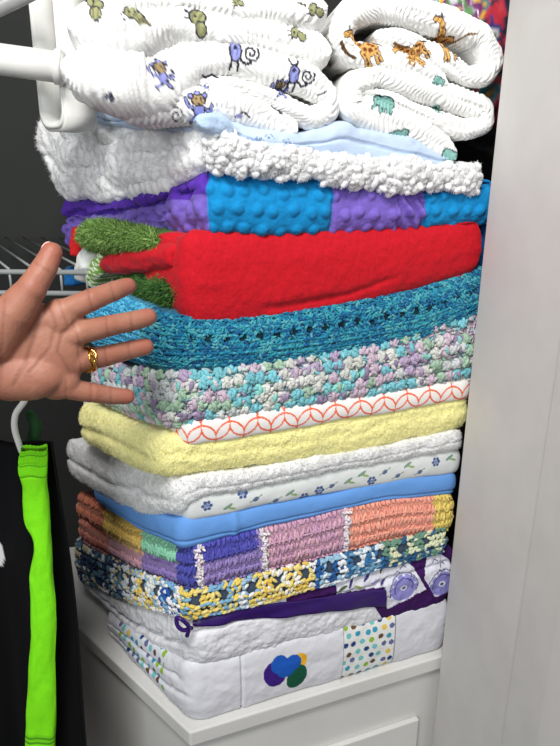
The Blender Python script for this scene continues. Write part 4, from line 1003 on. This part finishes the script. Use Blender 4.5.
def E3(x, y, d, rx, rz, ry): parts.append(ellip(hp_(x, y, d), (rx * K, ry, rz * K)))
E3(34, 350, D0 + .004, 48, 50, .015); E3(8, 350, D0 + .004, 52, 54, .019); E3(-30, 350, D0 + .006, 60, 50, .021)
E3(20, 376, D0 - .004, 44, 26, .016); E3(58, 350, D0 + .006, 26, 44, .0115); E3(56, 380, D0 + .004, 24, 21, .012); E3(60, 318, D0 + .004, 18, 20, .012)
fa = [(-20, 350, D0 + .004, 50), (-90, 352, D0 + .004, 44), (-180, 362, D0 - .004, 47), (-330, 380, D0 - .02, 52)]
P = [hp_(x, y, d) for x, y, d, r in fa]
for i in range(3):
    V_, F_ = capsule(P[i], P[i + 1], fa[i][3] * K, fa[i + 1][3] * K, 32); yc = np.interp(V_[:, 0], [P[i + 1][0], P[i][0]], [P[i + 1][1], P[i][1]]); V_[:, 1] = yc + (V_[:, 1] - yc) * .62; parts.append((V_, F_))
V, Fq = merge(parts)
me = bpy.data.meshes.new('hand_raw'); me.from_pydata([tuple(v) for v in V], [], Fq)
bm = bmesh.new(); bm.from_mesh(me); bmesh.ops.recalc_face_normals(bm, faces=bm.faces[:]); bm.to_mesh(me); bm.free()
raw = bpy.data.objects.new('hand_raw', me); C.objects.link(raw)
rm_ = raw.modifiers.new('r', 'REMESH'); rm_.mode = 'VOXEL'; rm_.voxel_size = .0013
sm_ = raw.modifiers.new('s', 'SMOOTH'); sm_.factor = .5; sm_.iterations = 9
dg = bpy.context.evaluated_depsgraph_get(); dg.update(); ev = raw.evaluated_get(dg); hm = bpy.data.meshes.new_from_object(ev)
bpy.data.objects.remove(raw); hm.name = 'hand'
n = len(hm.vertices); V = np.zeros(n * 3); hm.vertices.foreach_get('co', V); V = V.reshape(-1, 3); NN = np.zeros(n * 3); hm.vertices.foreach_get('normal', NN); NN = NN.reshape(-1, 3)
# photo coordinates of each vertex, only used to lay out creases on the palm
q = (V - CP) @ CR; PX = 280 + F * q[:, 0] / -q[:, 2]; PY = 373 - F * q[:, 1] / -q[:, 2]; facing = NN[:, 1] < .1
def seg_d(pts):
    best = np.full(n, 1e9)
    for a_, b_ in zip(pts[:-1], pts[1:]):
        a_ = np.array(a_, float); b_ = np.array(b_, float); ab = b_ - a_; t = np.clip(((PX - a_[0]) * ab[0] + (PY - a_[1]) * ab[1]) / (ab @ ab), 0, 1); best = np.minimum(best, np.hypot(PX - a_[0] - t * ab[0], PY - a_[1] - t * ab[1]))
    return best
creases = [([(50, 303), (40, 318), (34, 340), (26, 362), (14, 385)], 2.2, .0014), ([(48, 306), (56, 326), (50, 348), (30, 372)], 1.8, .0010), ([(70, 372), (58, 352), (62, 334), (76, 322)], 1.8, .0011),
           ([(58, 300), (68, 326)], 1.5, .0006), ([(74, 321), (80, 346)], 1.5, .0007), ([(78, 348), (82, 374)], 1.5, .0007), ([(66, 378), (66, 402)], 1.5, .0006), ([(4, 300), (2, 350), (-2, 400)], 2.0, .0008),
           ([(88, 290), (93, 312)], 1.3, .0006), ([(110, 282), (115, 302)], 1.2, .0005), ([(106, 314), (109, 340)], 1.3, .0006), ([(130, 308), (133, 334)], 1.2, .0005), ([(104, 344), (108, 368)], 1.3, .0006), ([(128, 340), (131, 362)], 1.2, .0005), ([(91, 382), (91, 404)], 1.3, .0006), ([(111, 386), (111, 406)], 1.2, .0005), ([(34, 262), (50, 272)], 1.4, .0005)]
disp = np.zeros(n); red = np.zeros(n)
for pts, w, dep in creases:
    d = seg_d(pts); disp -= dep * .5 * np.exp(-(d / w) ** 2) * facing; red = np.maximum(red, np.exp(-(d / (w * 1.1)) ** 2) * facing)
disp += .0007 * fbm(V[:, 0] * 60, V[:, 2] * 60 + V[:, 1] * 30, 6)
V = V + NN * disp[:, None]; hm.vertices.foreach_set('co', V.ravel())
base = lin((160, 106, 86)); pink = lin((158, 84, 70)); dk = lin((116, 68, 56)); pale = lin((174, 122, 100))
m1 = np.clip(.5 + .9 * fbm(V[:, 0] * 45, V[:, 2] * 45, 8), 0, 1)[:, None]; col = base * m1 + pale * (1 - m1)
tipm = np.zeros(n)
for nm, (P, rr) in tips.items():
    for j in (4,): tipm = np.maximum(tipm, np.exp(-(np.linalg.norm(V - P[j], axis=1) / .014) ** 2))
    tipm = np.maximum(tipm, .5 * np.exp(-(np.linalg.norm(V - P[2], axis=1) / .012) ** 2))
col = col * (1 - tipm[:, None] * .7) + pink * tipm[:, None] * .7
col = col * (1 - red[:, None] * .35) + dk * red[:, None] * .35
ca = hm.color_attributes.new('Col', 'FLOAT_COLOR', 'POINT'); rgba = np.ones((n, 4)); rgba[:, :3] = col; ca.data.foreach_set('color', rgba.ravel())
hm.materials.clear(); hm.materials.append(M_skin); hm.polygons.foreach_set('use_smooth', np.ones(len(hm.polygons), bool))
hand = bpy.data.objects.new('person', hm); C.objects.link(hand)
tag(hand, 'left hand of a person, open palm, fingers spread to touch the pile', 'person')
# nails on the backs of the fingers
M_nail = mat_plain('nail', (232, 186, 170), .25)
for nm, (P, rr) in tips.items():
    ax = (P[4] - P[3]) / np.linalg.norm(P[4] - P[3]); bk = np.array([0, 1.0, 0]) - ax * ax[1]
    if nm == 'thumb': bk = np.array([-.75, .55, .2]); bk = bk - ax * (bk @ ax)
    bk /= np.linalg.norm(bk); sd = np.cross(ax, bk)
    rot = np.stack([ax, sd, bk], 1); V_, F_ = ellip(P[4] + bk * rr[4] * .80 + ax * rr[4] * .15, (rr[4] * .85, rr[4] * .68, rr[4] * .22), rot)
    build('fingernail', V_, F_, M_nail, None, hand)
# ring: two twisted gold strands round the ring finger
P, rr = tips['ring']; c_ = P[1] + (P[2] - P[1]) * .33; ax = (P[2] - P[1]) / np.linalg.norm(P[2] - P[1]); r_ = (rr[1] + (rr[2] - rr[1]) * .33) * 1.04
u_ = np.cross(ax, [0, 0, 1]); u_ /= np.linalg.norm(u_); w_ = np.cross(ax, u_); ps = []
for k in range(3):
    t = np.linspace(0, 2 * math.pi, 90, endpoint=False)
    pts = c_ + r_ * (np.cos(t)[:, None] * u_ + np.sin(t)[:, None] * w_) + ax * ((k - 1) * .0018 + .0012 * np.sin(t * 4 + k * 2.1))[:, None]
    ps.append(tube(pts, .0012, 10, closed=True))
V_, F_ = merge(ps); build('ring', V_, F_, M_gold, None, hand)['label'] = 'twisted gold ring'

# ------------------------------------------------------------------ light
def area(name, loc, target, size, power, col=(1, 1, 1)):
    l = bpy.data.lights.new(name, 'AREA'); l.shape = 'SQUARE'; l.size = size; l.energy = power; l.color = col
    o = bpy.data.objects.new(name, l); C.objects.link(o); o.location = loc; o.rotation_euler = (Vector(target) - Vector(loc)).to_track_quat('-Z', 'Y').to_euler(); return o
area('ceiling_lamp', (-.12, -.15, 2.12), (.0, .7, 1.2), .35, 14, (1, .98, .95))
area('window_daylight', (-.6, -.9, 1.7), (.0, .7, 1.3), .6, 11.5, (.95, .98, 1))
w = bpy.data.worlds.new('world'); bpy.context.scene.world = w; w.use_nodes = True
w.node_tree.nodes['Background'].inputs['Color'].default_value = (.9, .93, 1, 1); w.node_tree.nodes['Background'].inputs['Strength'].default_value = .2
sc = bpy.context.scene; sc.view_settings.view_transform = 'Standard'; sc.view_settings.look = 'None'; sc.view_settings.gamma = 1; sc.view_settings.use_curve_mapping = False
sc.view_settings.exposure = 0.08
